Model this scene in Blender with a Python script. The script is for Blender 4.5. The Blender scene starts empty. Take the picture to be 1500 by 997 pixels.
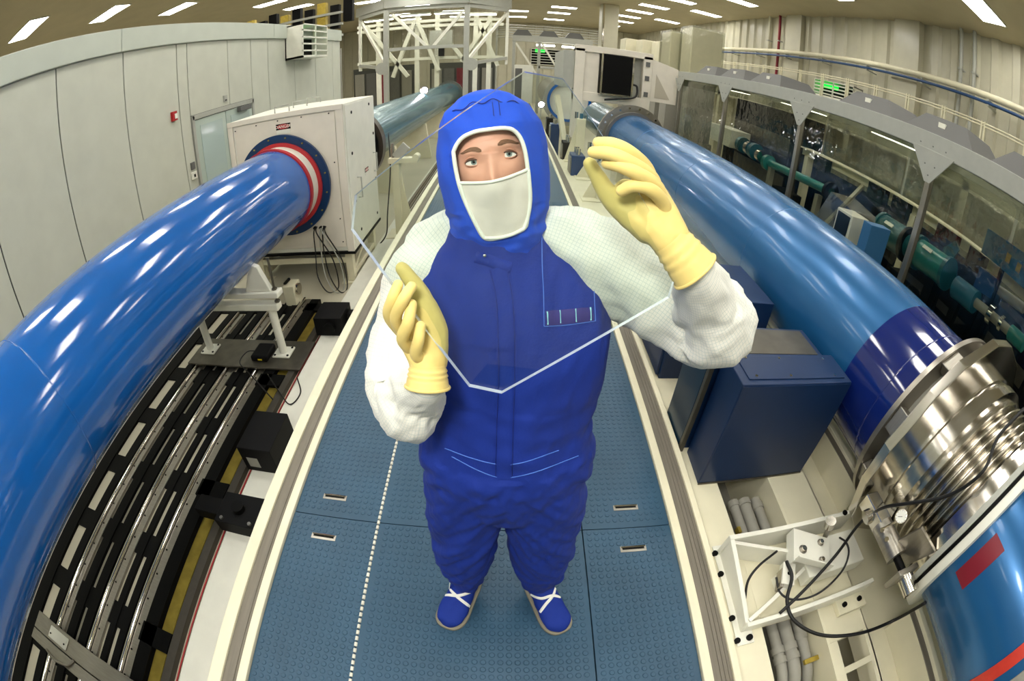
import bpy, bmesh, math, random
import numpy as np
from mathutils import Vector, Matrix, noise
from mathutils.bvhtree import BVHTree
random.seed(7)
pi = math.pi
SC = bpy.context.scene
COL = SC.collection

# ------------------------------------------------------------------ camera (16 mm full-frame fisheye)
CAM_H = 1.9
PITCH, YAW, ROLL = 0.96456531, -0.02333946, 0.03851274
FPX = 667.47
ROT = Matrix.Rotation(YAW, 3, 'Z') @ Matrix.Rotation(PITCH, 3, 'X') @ Matrix.Rotation(ROLL, 3, 'Z')
cd = bpy.data.cameras.new('camera')
cam = bpy.data.objects.new('camera', cd); COL.objects.link(cam)
cam.matrix_world = Matrix.Translation((0, 0, CAM_H)) @ ROT.to_4x4()
cd.type = 'PANO'
cd.sensor_fit = 'HORIZONTAL'
cd.sensor_width = 36.0
cd.sensor_height = 36.0 * 997 / 1500
tgt = cd.cycles if hasattr(cd, 'cycles') and hasattr(cd.cycles, 'panorama_type') else cd
tgt.panorama_type = 'FISHEYE_EQUISOLID'
tgt.fisheye_lens = FPX * 36.0 / 1500
tgt.fisheye_fov = math.radians(200)
cd.clip_start = 0.02; cd.clip_end = 200
SC.camera = cam

# ------------------------------------------------------------------ world, exposure
w = bpy.data.worlds.new('world'); SC.world = w; w.use_nodes = True
w.node_tree.nodes['Background'].inputs[0].default_value = (0.8, 0.82, 0.78, 1)
w.node_tree.nodes['Background'].inputs[1].default_value = 0.15
vs = SC.view_settings
vs.view_transform = 'Standard'; vs.look = 'None'; vs.gamma = 1.0; vs.use_curve_mapping = False
vs.exposure = 0.30
LAMP_STRENGTH = 16.0          # ceiling fluorescent panels
FLASH_W = 17.0                # photographer's strobe held above the camera
SC.cycles.use_denoising = True
SC.cycles.max_bounces = 8; SC.cycles.diffuse_bounces = 3; SC.cycles.glossy_bounces = 3
SC.cycles.transmission_bounces = 6; SC.cycles.transparent_max_bounces = 12
SC.cycles.sample_clamp_indirect = 6
fl = bpy.data.lights.new('strobe_light', 'AREA'); fl.shape = 'DISK'; fl.size = 0.30; fl.energy = FLASH_W
fl.color = (1, 0.97, 0.9)
fo = bpy.data.objects.new('strobe_light', fl); COL.objects.link(fo)
fo.location = (-0.25, -0.20, 2.45)
fo.rotation_euler = (Vector((0.0, 0.9, 1.35)) - fo.location).to_track_quat('-Z', 'Y').to_euler()

# ------------------------------------------------------------------ pixel helpers (1500 x 997 frame)
def ray(px, py):
    x = px - 750.0; y = 498.5 - py; r = math.hypot(x, y) + 1e-9
    th = 2 * math.asin(min(1, r / (2 * FPX)))
    return ROT @ Vector((math.sin(th) * x / r, math.sin(th) * y / r, -math.cos(th)))
CP = Vector((0, 0, CAM_H))
def at(px, py, x=None, y=None, z=None):
    v = ray(px, py)
    t = (x / v.x) if x is not None else (y / v.y) if y is not None else (z - CAM_H) / v.z
    return CP + v * t

# ------------------------------------------------------------------ materials
def lin(c):
    return tuple(((u / 255) / 12.92 if u / 255 <= 0.04045 else ((u / 255 + 0.055) / 1.055) ** 2.4) for u in c)
MATS = {}
def mat(name, rgb, rough=0.5, metal=0.0, noise_amt=0.0, nscale=20.0, bump=0.0, bscale=60.0, coat=0.0, emit=0.0,
        spec=0.5, trans=0.0, ior=1.45, sheen=0.0, stretch=None, alpha=1.0):
    if name in MATS: return MATS[name]
    m = bpy.data.materials.new(name); m.use_nodes = True
    nt = m.node_tree; b = nt.nodes['Principled BSDF']; L = nt.links
    c = lin(rgb); I = b.inputs
    I['Base Color'].default_value = (*c, 1); I['Roughness'].default_value = rough; I['Metallic'].default_value = metal
    I['Specular IOR Level'].default_value = spec; I['Coat Weight'].default_value = coat; I['Coat Roughness'].default_value = 0.06
    I['Transmission Weight'].default_value = trans; I['IOR'].default_value = ior; I['Sheen Weight'].default_value = sheen
    I['Alpha'].default_value = alpha
    if emit: I['Emission Color'].default_value = (*c, 1); I['Emission Strength'].default_value = emit
    if noise_amt or bump:
        tc = nt.nodes.new('ShaderNodeTexCoord'); src = tc.outputs['Object']
        if stretch:
            mp = nt.nodes.new('ShaderNodeMapping'); mp.inputs['Scale'].default_value = stretch
            L.new(src, mp.inputs[0]); src = mp.outputs[0]
        if noise_amt:
            n = nt.nodes.new('ShaderNodeTexNoise'); n.inputs['Scale'].default_value = nscale; n.inputs['Detail'].default_value = 6
            L.new(src, n.inputs['Vector'])
            r = nt.nodes.new('ShaderNodeMapRange'); r.inputs[1].default_value = 0.3; r.inputs[2].default_value = 0.7
            r.inputs[3].default_value = 1 - noise_amt; r.inputs[4].default_value = 1 + noise_amt * 0.6
            L.new(n.outputs[0], r.inputs[0])
            mx = nt.nodes.new('ShaderNodeMix'); mx.data_type = 'RGBA'; mx.blend_type = 'MULTIPLY'; mx.inputs[0].default_value = 1
            mx.inputs[6].default_value = (*c, 1); L.new(r.outputs[0], mx.inputs[7]); L.new(mx.outputs[2], I['Base Color'])
        if bump:
            n2 = nt.nodes.new('ShaderNodeTexNoise'); n2.inputs['Scale'].default_value = bscale; n2.inputs['Detail'].default_value = 4
            L.new(src, n2.inputs['Vector'])
            bp = nt.nodes.new('ShaderNodeBump'); bp.inputs['Strength'].default_value = bump; bp.inputs['Distance'].default_value = 0.01
            L.new(n2.outputs[0], bp.inputs['Height']); L.new(bp.outputs[0], I['Normal'])
    MATS[name] = m
    return m
M_wall = mat('wall_paint', (196, 198, 184), 0.55, noise_amt=0.05, nscale=3)
M_fascia = mat('fascia_paint', (190, 196, 184), 0.5, noise_amt=0.04, nscale=3)
M_joint = mat('joint_dark', (45, 48, 58), 0.7)
M_corr = mat('corrugated_paint', (196, 192, 170), 0.35, noise_amt=0.08, nscale=2, spec=0.6)
M_ceil = mat('ceiling_paint', (196, 186, 156), 0.7, noise_amt=0.06, nscale=1.5)
M_floor = mat('floor_vinyl', (196, 190, 168), 0.45, noise_amt=0.08, nscale=1.2)
M_white = mat('white_enamel', (230, 229, 216), 0.35, noise_amt=0.05, nscale=6, bump=0.02, bscale=25)
M_cream = mat('cream_enamel', (226, 220, 192), 0.4, noise_amt=0.06, nscale=5, bump=0.02, bscale=25)
M_pinkish = mat('pale_panel', (224, 217, 203), 0.45, noise_amt=0.05, nscale=5)
M_bluetube = mat('blue_gloss', (20, 92, 172), 0.12, noise_amt=0.10, nscale=3, coat=0.6, bump=0.004, bscale=3)
M_bluetube2 = mat('blue_satin', (34, 98, 152), 0.27, metal=0.35, noise_amt=0.14, nscale=2.5, coat=0.2, bump=0.002, bscale=2, stretch=(1.5, 0.5, 1.5))
M_bluetube3 = mat('teal_blue_satin', (56, 112, 132), 0.22, metal=0.3, noise_amt=0.1, nscale=3, coat=0.3)
M_navy = mat('navy_gloss', (14, 32, 100), 0.1, coat=0.8)
M_cab = mat('cabinet_blue', (12, 40, 78), 0.38, noise_amt=0.08, nscale=8, bump=0.02, bscale=200)
M_tread = mat('tread_blue', (42, 76, 100), 0.42, noise_amt=0.14, nscale=4, bump=0.03, bscale=90)
M_rubber = mat('grey_rubber', (118, 112, 100), 0.6, noise_amt=0.15, nscale=8, stretch=(8, 0.6, 8))
M_dark = mat('black_paint', (7, 7, 7), 0.55, spec=0.15)
M_black = mat('black_matte', (10, 10, 11), 0.6, noise_amt=0.1, spec=0.2)
M_cable = mat('cable_black', (12, 12, 13), 0.4)
M_steel = mat('polished_steel', (205, 200, 190), 0.16, metal=1.0, noise_amt=0.06, nscale=5, stretch=(1, 12, 1))
M_chrome = mat('chrome', (225, 220, 212), 0.08, metal=1.0)
M_brushed = mat('brushed_steel', (165, 160, 150), 0.32, metal=0.9, noise_amt=0.1, nscale=10, stretch=(1, 8, 1))
M_grey = mat('grey_paint', (150, 148, 138), 0.5, noise_amt=0.05)
M_hood = mat('hood_grey', (100, 100, 98), 0.6)
M_fgrey = mat('frame_grey', (170, 171, 162), 0.45, noise_amt=0.05, nscale=10)
M_plate = mat('mild_steel', (96, 92, 82), 0.4, metal=0.6, noise_amt=0.2, nscale=9)
M_gold = mat('brass_strip', (180, 158, 70), 0.35, metal=0.7, noise_amt=0.2, nscale=12)
M_red = mat('red_band', (176, 44, 50), 0.35)
M_tape = mat('red_tape', (205, 58, 42), 0.4, noise_amt=0.1)
M_darkred = mat('dark_red_tape', (128, 22, 40), 0.45)
M_teal = mat('teal_paint', (36, 128, 124), 0.3, coat=0.3, noise_amt=0.1)
M_dteal = mat('deep_teal_paint', (22, 90, 100), 0.3, coat=0.3, noise_amt=0.1)
M_bpanel = mat('panel_blue', (20, 96, 128), 0.4, noise_amt=0.1)
M_lamp = mat('lamp_diffuser', (255, 252, 244), 0.5, emit=LAMP_STRENGTH)
M_strobe = mat('strobe_bulb', (255, 250, 255), 0.4, emit=60)
M_green = mat('exit_green', (10, 235, 60), 0.4, emit=1.6)
M_pane = None
def glassy(name, rgb, a, rough=0.05):
    m = bpy.data.materials.new(name); m.use_nodes = True; nt = m.node_tree; nt.nodes.clear()
    o = nt.nodes.new('ShaderNodeOutputMaterial'); t = nt.nodes.new('ShaderNodeBsdfTransparent'); g = nt.nodes.new('ShaderNodeBsdfGlossy')
    t.inputs[0].default_value = (*lin(rgb), 1); g.inputs['Roughness'].default_value = rough
    f = nt.nodes.new('ShaderNodeLayerWeight'); f.inputs[0].default_value = 0.5
    pw = nt.nodes.new('ShaderNodeMath'); pw.operation = 'POWER'; pw.inputs[1].default_value = 4.0; nt.links.new(f.outputs['Facing'], pw.inputs[0])
    mth = nt.nodes.new('ShaderNodeMath'); mth.operation = 'MULTIPLY_ADD'; mth.inputs[1].default_value = 0.6; mth.inputs[2].default_value = a
    nt.links.new(pw.outputs[0], mth.inputs[0])
    # slack film ripples
    tc = nt.nodes.new('ShaderNodeTexCoord'); n = nt.nodes.new('ShaderNodeTexNoise'); n.inputs['Scale'].default_value = 6
    bp = nt.nodes.new('ShaderNodeBump'); bp.inputs['Strength'].default_value = 0.25; bp.inputs['Distance'].default_value = 0.05
    nt.links.new(tc.outputs['Object'], n.inputs[0]); nt.links.new(n.outputs[0], bp.inputs['Height']); nt.links.new(bp.outputs[0], g.inputs['Normal'])
    mx = nt.nodes.new('ShaderNodeMixShader'); nt.links.new(mth.outputs[0], mx.inputs[0])
    nt.links.new(t.outputs[0], mx.inputs[1]); nt.links.new(g.outputs[0], mx.inputs[2]); nt.links.new(mx.outputs[0], o.inputs[0])
    return m
M_pane = glassy('clear_curtain', (228, 230, 222), 0.05)
M_film = glassy('clear_film', (235, 236, 230), 0.16, 0.15)
def cloth_grid():
    m = mat('white_grid_cloth', (222, 224, 208), 0.8, sheen=0.2, bump=0.12, bscale=120)
    nt = m.node_tree; L = nt.links; b = nt.nodes['Principled BSDF']
    uv = nt.nodes.new('ShaderNodeUVMap'); sp = nt.nodes.new('ShaderNodeSeparateXYZ'); L.new(uv.outputs[0], sp.inputs[0])
    outs = []
    for i in (0, 1):
        fr = nt.nodes.new('ShaderNodeMath'); fr.operation = 'FRACT'; L.new(sp.outputs[i], fr.inputs[0])
        lt = nt.nodes.new('ShaderNodeMath'); lt.operation = 'LESS_THAN'; lt.inputs[1].default_value = 0.13; L.new(fr.outputs[0], lt.inputs[0])
        outs.append(lt)
    mxm = nt.nodes.new('ShaderNodeMath'); mxm.operation = 'MAXIMUM'; L.new(outs[0].outputs[0], mxm.inputs[0]); L.new(outs[1].outputs[0], mxm.inputs[1])
    mx = nt.nodes.new('ShaderNodeMix'); mx.data_type = 'RGBA'
    mx.inputs[6].default_value = (*lin((228, 227, 216)), 1); mx.inputs[7].default_value = (*lin((198, 206, 200)), 1)
    L.new(mxm.outputs[0], mx.inputs[0]); L.new(mx.outputs[2], b.inputs['Base Color'])
    return m
M_sleeve = cloth_grid()
M_suit = mat('blue_cloth', (26, 50, 140), 0.75, sheen=0.02, spec=0.25, noise_amt=0.06, nscale=5, bump=0.10, bscale=160)
M_hoodc = mat('blue_hood_cloth', (28, 76, 200), 0.75, sheen=0.02, spec=0.25, bump=0.08, bscale=160)
M_seam = mat('pale_stitch', (70, 110, 200), 0.7)
M_trim = mat('white_binding', (236, 236, 226), 0.7)
M_mask = mat('mask_cloth', (226, 216, 206), 0.85, bump=0.06, bscale=300, sheen=0.2)
M_skin = mat('skin', (226, 166, 142), 0.5, noise_amt=0.05, nscale=25, bump=0.03, bscale=220)
M_brow = mat('brow_hair', (126, 90, 68), 0.8, noise_amt=0.3, nscale=300)
M_eye = mat('eye_white', (232, 226, 220), 0.15)
M_iris = mat('iris_grey', (112, 126, 124), 0.2)
M_pupil = mat('pupil_black', (8, 8, 8), 0.1)
M_lid = mat('lid_skin', (196, 136, 112), 0.5)
M_glove = mat('latex_glove', (218, 196, 120), 0.55, spec=0.3, noise_amt=0.08, nscale=14, bump=0.05, bscale=60, sheen=0.1)
M_sole = mat('boot_sole', (136, 130, 112), 0.7)
M_purple = mat('pen_pocket', (52, 44, 120), 0.7)

# ------------------------------------------------------------------ geometry helpers
class G:
    def __init__(s): s.v = []; s.f = []; s.uv = None
    def add(s, vs, fs):
        o = len(s.v); s.v += [tuple(v) for v in vs]; s.f += [tuple(i + o for i in f) for f in fs]; return s
    def box(s, x0, x1, y0, y1, z0, z1):
        return s.add([(x, y, z) for z in (z0, z1) for y in (y0, y1) for x in (x0, x1)],
                     [(0, 2, 3, 1), (4, 5, 7, 6), (0, 1, 5, 4), (2, 6, 7, 3), (0, 4, 6, 2), (1, 3, 7, 5)])
    def obox(s, c, size, M):
        g = G().box(-size[0] / 2, size[0] / 2, -size[1] / 2, size[1] / 2, -size[2] / 2, size[2] / 2)
        return s.add([Vector(c) + M @ Vector(v) for v in g.v], g.f)
    def bar(s, p, q, a, b=None, up=(0, 0, 1)):
        p = Vector(p); q = Vector(q); d = (q - p); L = d.length; d.normalize(); u = Vector(up)
        if abs(d.dot(u)) > 0.98: u = Vector((0, 1, 0))
        sx = d.cross(u).normalized(); sz = sx.cross(d)
        return s.obox((p + q) / 2, (a, L, b or a), Matrix((sx, d, sz)).transposed())
    def tube(s, path, r, n=10, closed=False, caps=True, sq=None):
        P = [Vector(p) for p in path]; N = len(P); rr = r if isinstance(r, (list, tuple)) else [r] * N
        prev = None; vs = []; fs = []
        for i in range(N):
            a = P[i - 1] if (i > 0 or closed) else P[i]; b = P[(i + 1) % N] if (i < N - 1 or closed) else P[i]
            t = (b - a).normalized()
            if prev is None:
                u = Vector((0, 0, 1)) if abs(t.z) < 0.9 else Vector((1, 0, 0)); x = t.cross(u).normalized()
            else:
                x = (prev - t * prev.dot(t)).normalized()
            prev = x; y = t.cross(x)
            for k in range(n):
                an = 2 * pi * k / n; vs.append(P[i] + (x * math.cos(an) + y * math.sin(an)) * rr[i])
        for i in range(N if closed else N - 1):
            for k in range(n):
                j = (i + 1) % N
                fs.append((i * n + k, i * n + (k + 1) % n, j * n + (k + 1) % n, j * n + k))
        if caps and not closed:
            fs.append(tuple(range(n - 1, -1, -1))); fs.append(tuple((N - 1) * n + k for k in range(n)))
        return s.add(vs, fs)
    def cyl(s, p, q, r, n=16, r2=None): return s.tube([p, q], [r, r if r2 is None else r2], n)
    def lathe(s, prof, x0, z0, n=64, close=False):
        """profile [(y, r)] turned about the line x=x0, z=z0 along Y"""
        vs = [(x0 + r * math.cos(2 * pi * k / n), y, z0 + r * math.sin(2 * pi * k / n)) for y, r in prof for k in range(n)]
        m = len(prof)
        fs = [(i * n + k, i * n + (k + 1) % n, ((i + 1) % m) * n + (k + 1) % n, ((i + 1) % m) * n + k) for i in range(m if close else m - 1) for k in range(n)]
        return s.add(vs, fs)
    def prism(s, poly, ax, a0, a1):
        """polygon extruded along axis ax ('x','y','z'); poly holds the two other coordinates in order"""
        def mk(p, a): return (a, p[0], p[1]) if ax == 'x' else (p[0], a, p[1]) if ax == 'y' else (p[0], p[1], a)
        n = len(poly)
        return s.add([mk(p, a0) for p in poly] + [mk(p, a1) for p in poly],
                     [tuple(range(n)), tuple(range(2 * n - 1, n - 1, -1))] + [(i, i + n, (i + 1) % n + n, (i + 1) % n) for i in range(n)])
    def sphere(s, c, r, nu=16, nv=10, M=None):
        r = r if isinstance(r, (tuple, list)) else (r, r, r); vs = []; fs = []
        for j in range(nv + 1):
            for i in range(nu):
                t = pi * j / nv; p = 2 * pi * i / nu
                v = Vector((r[0] * math.sin(t) * math.cos(p), r[1] * math.sin(t) * math.sin(p), r[2] * math.cos(t)))
                vs.append(Vector(c) + (M @ v if M else v))
        for j in range(nv):
            for i in range(nu): fs.append((j * nu + i, (j + 1) * nu + i, (j + 1) * nu + (i + 1) % nu, j * nu + (i + 1) % nu))
        return s.add(vs, fs)
    def mesh(s, name, off=(0, 0, 0)):
        me = bpy.data.meshes.new(name); o = Vector(off)
        me.from_pydata([Vector(v) - o for v in s.v], [], s.f)
        bm = bmesh.new(); bm.from_mesh(me); bmesh.ops.remove_doubles(bm, verts=bm.verts, dist=1e-6)
        bmesh.ops.recalc_face_normals(bm, faces=bm.faces); bm.to_mesh(me); bm.free(); me.update(); return me
    def obj(s, name, m, parent=None, smooth=None, bevel=0, seg=2, keep=False):
        off = world_loc(parent) if parent else (0, 0, 0)
        if keep:
            me = bpy.data.meshes.new(name); me.from_pydata([Vector(v) - Vector(off) for v in s.v], [], s.f); me.update()
        else: me = s.mesh(name, off)
        return link(name, me, m, parent, smooth, bevel, seg)
def world_loc(o):
    l = Vector((0, 0, 0))
    while o: l += o.location; o = o.parent
    return l
def link(name, me, m, parent=None, smooth=None, bevel=0, seg=2):
    o = bpy.data.objects.new(name, me); COL.objects.link(o)
    if m: me.materials.append(m)
    if parent: o.parent = parent
    if smooth:
        me.shade_smooth()
        if smooth is not True: me.set_sharp_from_angle(angle=math.radians(smooth))
    if bevel:
        b = o.modifiers.new('bevel', 'BEVEL'); b.width = bevel; b.segments = seg; b.limit_method = 'ANGLE'; b.angle_limit = 0.6
    return o
def thing(name, label, cat, loc, group=None, kind=None):
    o = bpy.data.objects.new(name, None); COL.objects.link(o); o.location = loc; o.empty_display_size = 0.05
    return tag(o, label, cat, group, kind)
def tag(o, label, cat, group=None, kind=None):
    o['label'] = label; o['category'] = cat
    if group: o['group'] = group
    if kind: o['kind'] = kind
    return o
def struct(name, label, cat, loc=(0, 0, 0)): return thing(name, label, cat, loc, kind='structure')
def rep(src, parent, off=(0, 0, 0), rot=None):
    """copy of a piece (shared mesh), moved by off"""
    c = src.copy(); COL.objects.link(c); c.parent = parent; c.location = src.location + Vector(off)
    if rot is not None: c.rotation_euler = rot
    return c
def copy_tree(o, parent=None):
    c = o.copy(); COL.objects.link(c); c.parent = parent
    for ch in list(o.children): copy_tree(ch, c)
    return c
def spline(pts, n=12):
    P = [Vector(p) for p in pts]; P = [2 * P[0] - P[1]] + P + [2 * P[-1] - P[-2]]; out = []
    for i in range(1, len(P) - 2):
        a, b, c, d = P[i - 1:i + 3]
        for k in range(n):
            t = k / n
            out.append(0.5 * ((2 * b) + (c - a) * t + (2 * a - 5 * b + 4 * c - d) * t * t + (3 * b - a - 3 * c + d) * t ** 3))
    out.append(P[-2]); return out
def text_mesh(txt, size, m, M, parent, name='lettering', depth=0.0005):
    cu = bpy.data.curves.new(name, 'FONT'); cu.body = txt; cu.size = size; cu.align_x = 'CENTER'; cu.align_y = 'CENTER'; cu.extrude = depth
    t = bpy.data.objects.new(name, cu); COL.objects.link(t)
    bpy.context.view_layer.update()
    me = bpy.data.meshes.new_from_object(t.evaluated_get(bpy.context.evaluated_depsgraph_get()))
    bpy.data.objects.remove(t); me.transform(M); me.transform(Matrix.Translation(-world_loc(parent)))
    me.name = name
    o = bpy.data.objects.new(name, me); COL.objects.link(o); o.parent = parent
    me.materials.clear(); me.materials.append(m); return o

# ================================================================== SETTING
FZ = -0.68; CZ = 5.4; PZ = -0.03
s = struct('floor', 'pale vinyl floor of the laboratory hall below the walkway', 'floor', (0, 10, FZ))
G().box(-13, 8.86, -7, 33, FZ - 0.1, FZ).obj('floor_slab', M_floor, s)
s = struct('ceiling', 'tan hall ceiling high above the equipment', 'ceiling', (0, 10, CZ))
G().box(-13, 9.0, -7, 33, CZ, CZ + 0.1).obj('ceiling_slab', M_ceil, s)
for y in range(-6, 33, 3):
    pass
s = struct('wall_back', 'cream panelled end wall of the hall', 'wall', (0, 33, FZ))
G().box(-13, 9, 33, 33.1, FZ, CZ).obj('wall_slab', M_corr, s)
wp = G().box(-0.28, 0.28, 32.95, 33.0, FZ + 0.01, CZ - 0.02).obj('wall_panel', M_corr, s, bevel=0.02, seg=1)
wp.location.x = -12.4
for i in range(1, 34): rep(wp, s, (0.62 * i, 0, 0))
s = struct('wall_front', 'plain end wall behind the camera', 'wall', (0, -7, FZ))
G().box(-13, 9, -7.1, -7, FZ, CZ).obj('wall_slab', M_corr, s)
s = struct('wall_outer', 'dim outer hall wall beyond the partition', 'wall', (-13, 10, FZ))
G().box(-13.1, -13, -7, 33, FZ, CZ).obj('wall_slab', M_corr, s)

# left partition wall of flush panels
WX = -4.9
s = struct('wall_left', 'pale grey-green partition of tall flush panels with dark joints', 'wall', (WX, 5, FZ))
G().box(WX - 0.12, WX - 0.02, -7, 13.02, FZ, 3.36).obj('wall_core', M_joint, s)
js = [-6.44, -5.23, -4.02, -2.81, -1.6, -0.39, 0.83, 2.05, 3.24, 4.47, 5.68, 5.95]
def lpanel(y0, y1, z0=FZ, z1=3.03): G().box(WX - 0.02, WX, y0 + 0.010, y1 - 0.010, z0, z1).obj('wall_panel', M_wall, s)
for a, b in zip(js[:-1], js[1:]): lpanel(a, b)
lpanel(5.95, 7.16, 1.79); lpanel(7.16, 7.99, 1.79)
for a, b in ((7.99, 8.69), (8.69, 9.96), (9.96, 11.2), (11.2, 12.41), (12.41, 13.02)): lpanel(a, b)
for a, b in ((-7, -3.2), (-3.2, 0.6), (0.6, 4.4), (4.4, 8.9), (8.9, 13.05)):
    G().box(WX - 0.1, WX + 0.05, a + 0.004, b - 0.004, 3.035, 3.375).obj('fascia_panel', M_fascia, s, bevel=0.01)
# double door
s = struct('door_1', 'pale double door with glazed leaf in the partition wall', 'door', (WX, 6.97, FZ))
G().box(WX - 0.02, WX + 0.03, 5.96, 6.02, FZ, 1.78).box(WX - 0.02, WX + 0.03, 7.92, 7.98, FZ, 1.78).box(WX - 0.02, WX + 0.03, 5.96, 7.98, 1.70, 1.78).obj('door_frame', M_fgrey, s, bevel=0.006)
for a, b in ((6.03, 6.96), (6.98, 7.91)):
    lf = G().box(WX - 0.015, WX + 0.012, a, b, FZ + 0.01, 1.69).obj('door_leaf', mat('door_paint', (176, 190, 180), 0.35), s, bevel=0.005)
    G().box(WX + 0.012, WX + 0.02, a + 0.14, b - 0.12, 0.25, 1.58).obj('window_pane', mat('door_glass', (176, 192, 188), 0.12, spec=0.8), lf)
    G().box(WX + 0.012, WX + 0.07, b - 0.08 if a < 6.5 else a + 0.03, b - 0.04 if a < 6.5 else a + 0.07, 0.2, 0.4).obj('door_handle', M_brushed, lf, bevel=0.006)
G().box(WX + 0.02, WX + 0.11, 7.35, 7.75, 1.6, 1.69).obj('door_closer', M_hood, s, bevel=0.01)
# walkway
s = struct('floor_walkway', 'raised walkway of dark blue coin-stud rubber panels', 'walkway', (0, 5, 0))
XS = [-1.056, -0.59, 0.40, 0.856]; YS = [1.15 + 1.83 * k for k in range(-3, 13)]
G().box(-1.056, 0.856, YS[0], YS[-1], -0.10, -0.03).obj('walkway_deck', M_black, s)
for a, b in zip(YS[:-1], YS[1:]):
    for i in range(3):
        G().box(XS[i] + 0.003, XS[i + 1] - 0.003, a + 0.0025, b - 0.0025, -0.03, 0).obj('floor_panel', M_tread, s)
def studs():
    xs = np.arange(-1.03, 0.85, 0.0348); ys = np.arange(-0.75, 6.2, 0.0348)
    ok = [(x, y) for x in xs for y in ys if min(abs(x - q) for q in XS) > 0.016 and min(abs(y - q) for q in YS) > 0.016
          and not any(abs(x - sx) < 0.085 and abs(y - sy) < 0.032 for sx in (-0.855, 0.64) for sy in (1.025, 1.275))]
    n = 8; a = np.arange(n) * 2 * pi / n
    ring = np.stack([np.cos(a), np.sin(a)], 1); C = np.array(ok)
    lo = np.concatenate([C[:, None, :] + ring[None] * 0.0128, np.full((len(C), n, 1), 0.0002)], 2)
    hi = np.concatenate([C[:, None, :] + ring[None] * 0.0108, np.full((len(C), n, 1), 0.0022)], 2)
    V = np.concatenate([lo, hi], 1).reshape(-1, 3) - np.array([0, 5, 0])
    k = np.arange(n); base = (np.arange(len(C)) * 2 * n)[:, None, None]
    q = np.stack([k, (k + 1) % n, (k + 1) % n + n, k + n], 1)[None] + base
    faces = [tuple(f) for f in q.reshape(-1, 4).tolist()] + [tuple(f) for f in (np.arange(n, 2 * n)[None] + base[:, 0]).tolist()]
    me = bpy.data.meshes.new('coin_studs'); me.from_pydata(V.tolist(), [], faces); me.update()
    o = link('coin_studs', me, M_tread, s); o['kind'] = 'stuff'; o['label'] = 'raised round studs of the rubber tread'
studs()
g = G()
for k in range(260):
    y = -0.9 + k * 0.030
    if y < 7: g.cyl((-0.59, y, 0.002), (-0.59, y + 0.019, 0.002), 0.0075, 8)
o = g.obj('hinge', mat('hinge_bright', (230, 226, 210), 0.3, metal=0.2), s, smooth=40); o['kind'] = 'stuff'; o['label'] = 'row of bright piano hinge knuckles along the panel seam'
for sx in (-0.855, 0.64):
    for sy in (1.025, 1.275):
        hn = G().box(sx - 0.066, sx + 0.066, sy - 0.017, sy + 0.017, 0.0005, 0.003).obj('pull_handle', M_brushed, s, bevel=0.002)
        gg = G(); gg.prism([(sx - 0.055, 0.0031), (sx + 0.055, 0.0031), (sx + 0.055, 0.0036), (sx - 0.055, 0.0036)], 'y', sy - 0.004, sy + 0.006); gg.obj('slot', M_dark, hn)
        G().cyl((sx - 0.06, sy + 0.011, 0.004), (sx + 0.06, sy + 0.011, 0.004), 0.005, 8).obj('grip_bar', M_chrome, hn, smooth=40)
# curbs
s = struct('trim_1', 'white edge curb with grey rubber channel along the rail pit', 'curb', (-1.15, 5, 0))
G().box(-1.25, -1.182, -3, 24, -0.68, 0.02).obj('outer_strip', M_cream, s, bevel=0.004)
G().box(-1.102, -1.056, -3, 24, -0.10, 0.02).obj('inner_strip', M_cream, s, bevel=0.004)
G().box(-1.182, -1.102, -3, 24, -0.10, 0.006).obj('rubber_channel', M_rubber, s)
G().box(-1.128, -1.122, -3, 24, 0.006, 0.010).obj('channel_ridge', M_rubber, s)
s = struct('trim_2', 'white edge curb with ribbed grey channel beside the blue cabinets', 'curb', (0.95, 5, 0))
G().box(0.856, 0.903, -3, 24, -0.10, 0.02).obj('inner_strip', M_cream, s, bevel=0.004)
G().box(1.0, 1.036, -3, 24, -0.68, 0.02).obj('outer_strip', M_cream, s, bevel=0.004)
G().box(0.903, 1.0, -3, 24, -0.10, 0.006).obj('rubber_channel', M_rubber, s)
for xx in (0.945, 0.965, 0.985): G().box(xx - 0.003, xx + 0.003, -3, 24, 0.006, 0.011).obj('channel_ridge', M_rubber, s)
# right corrugated wall
RX = 8.86
s = struct('wall_right', 'cream corrugated steel wall with pilasters under the ceiling', 'wall', (RX, 10, FZ))
G().box(RX, RX + 0.1, -7, 33, FZ, CZ).obj('wall_slab', M_corr, s)
rb = G().prism([(RX, -0.16), (RX - 0.07, -0.1), (RX - 0.07, 0.1), (RX, 0.16)], 'z', FZ, CZ).obj('wall_rib', M_corr, s); rb.location.y += -6.5
for i in range(1, 65): rep(rb, s, (0, 0.61 * i, 0))
pb = G().box(RX - 0.22, RX, -0.45, 0.45, FZ, CZ).obj('pilaster', M_corr, s, bevel=0.01); pb.location.y = 12.6 - 10
for y in (7.6, 17.8, 2.6, 23.0): rep(pb, s, (0, y - 12.6, 0))

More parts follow.
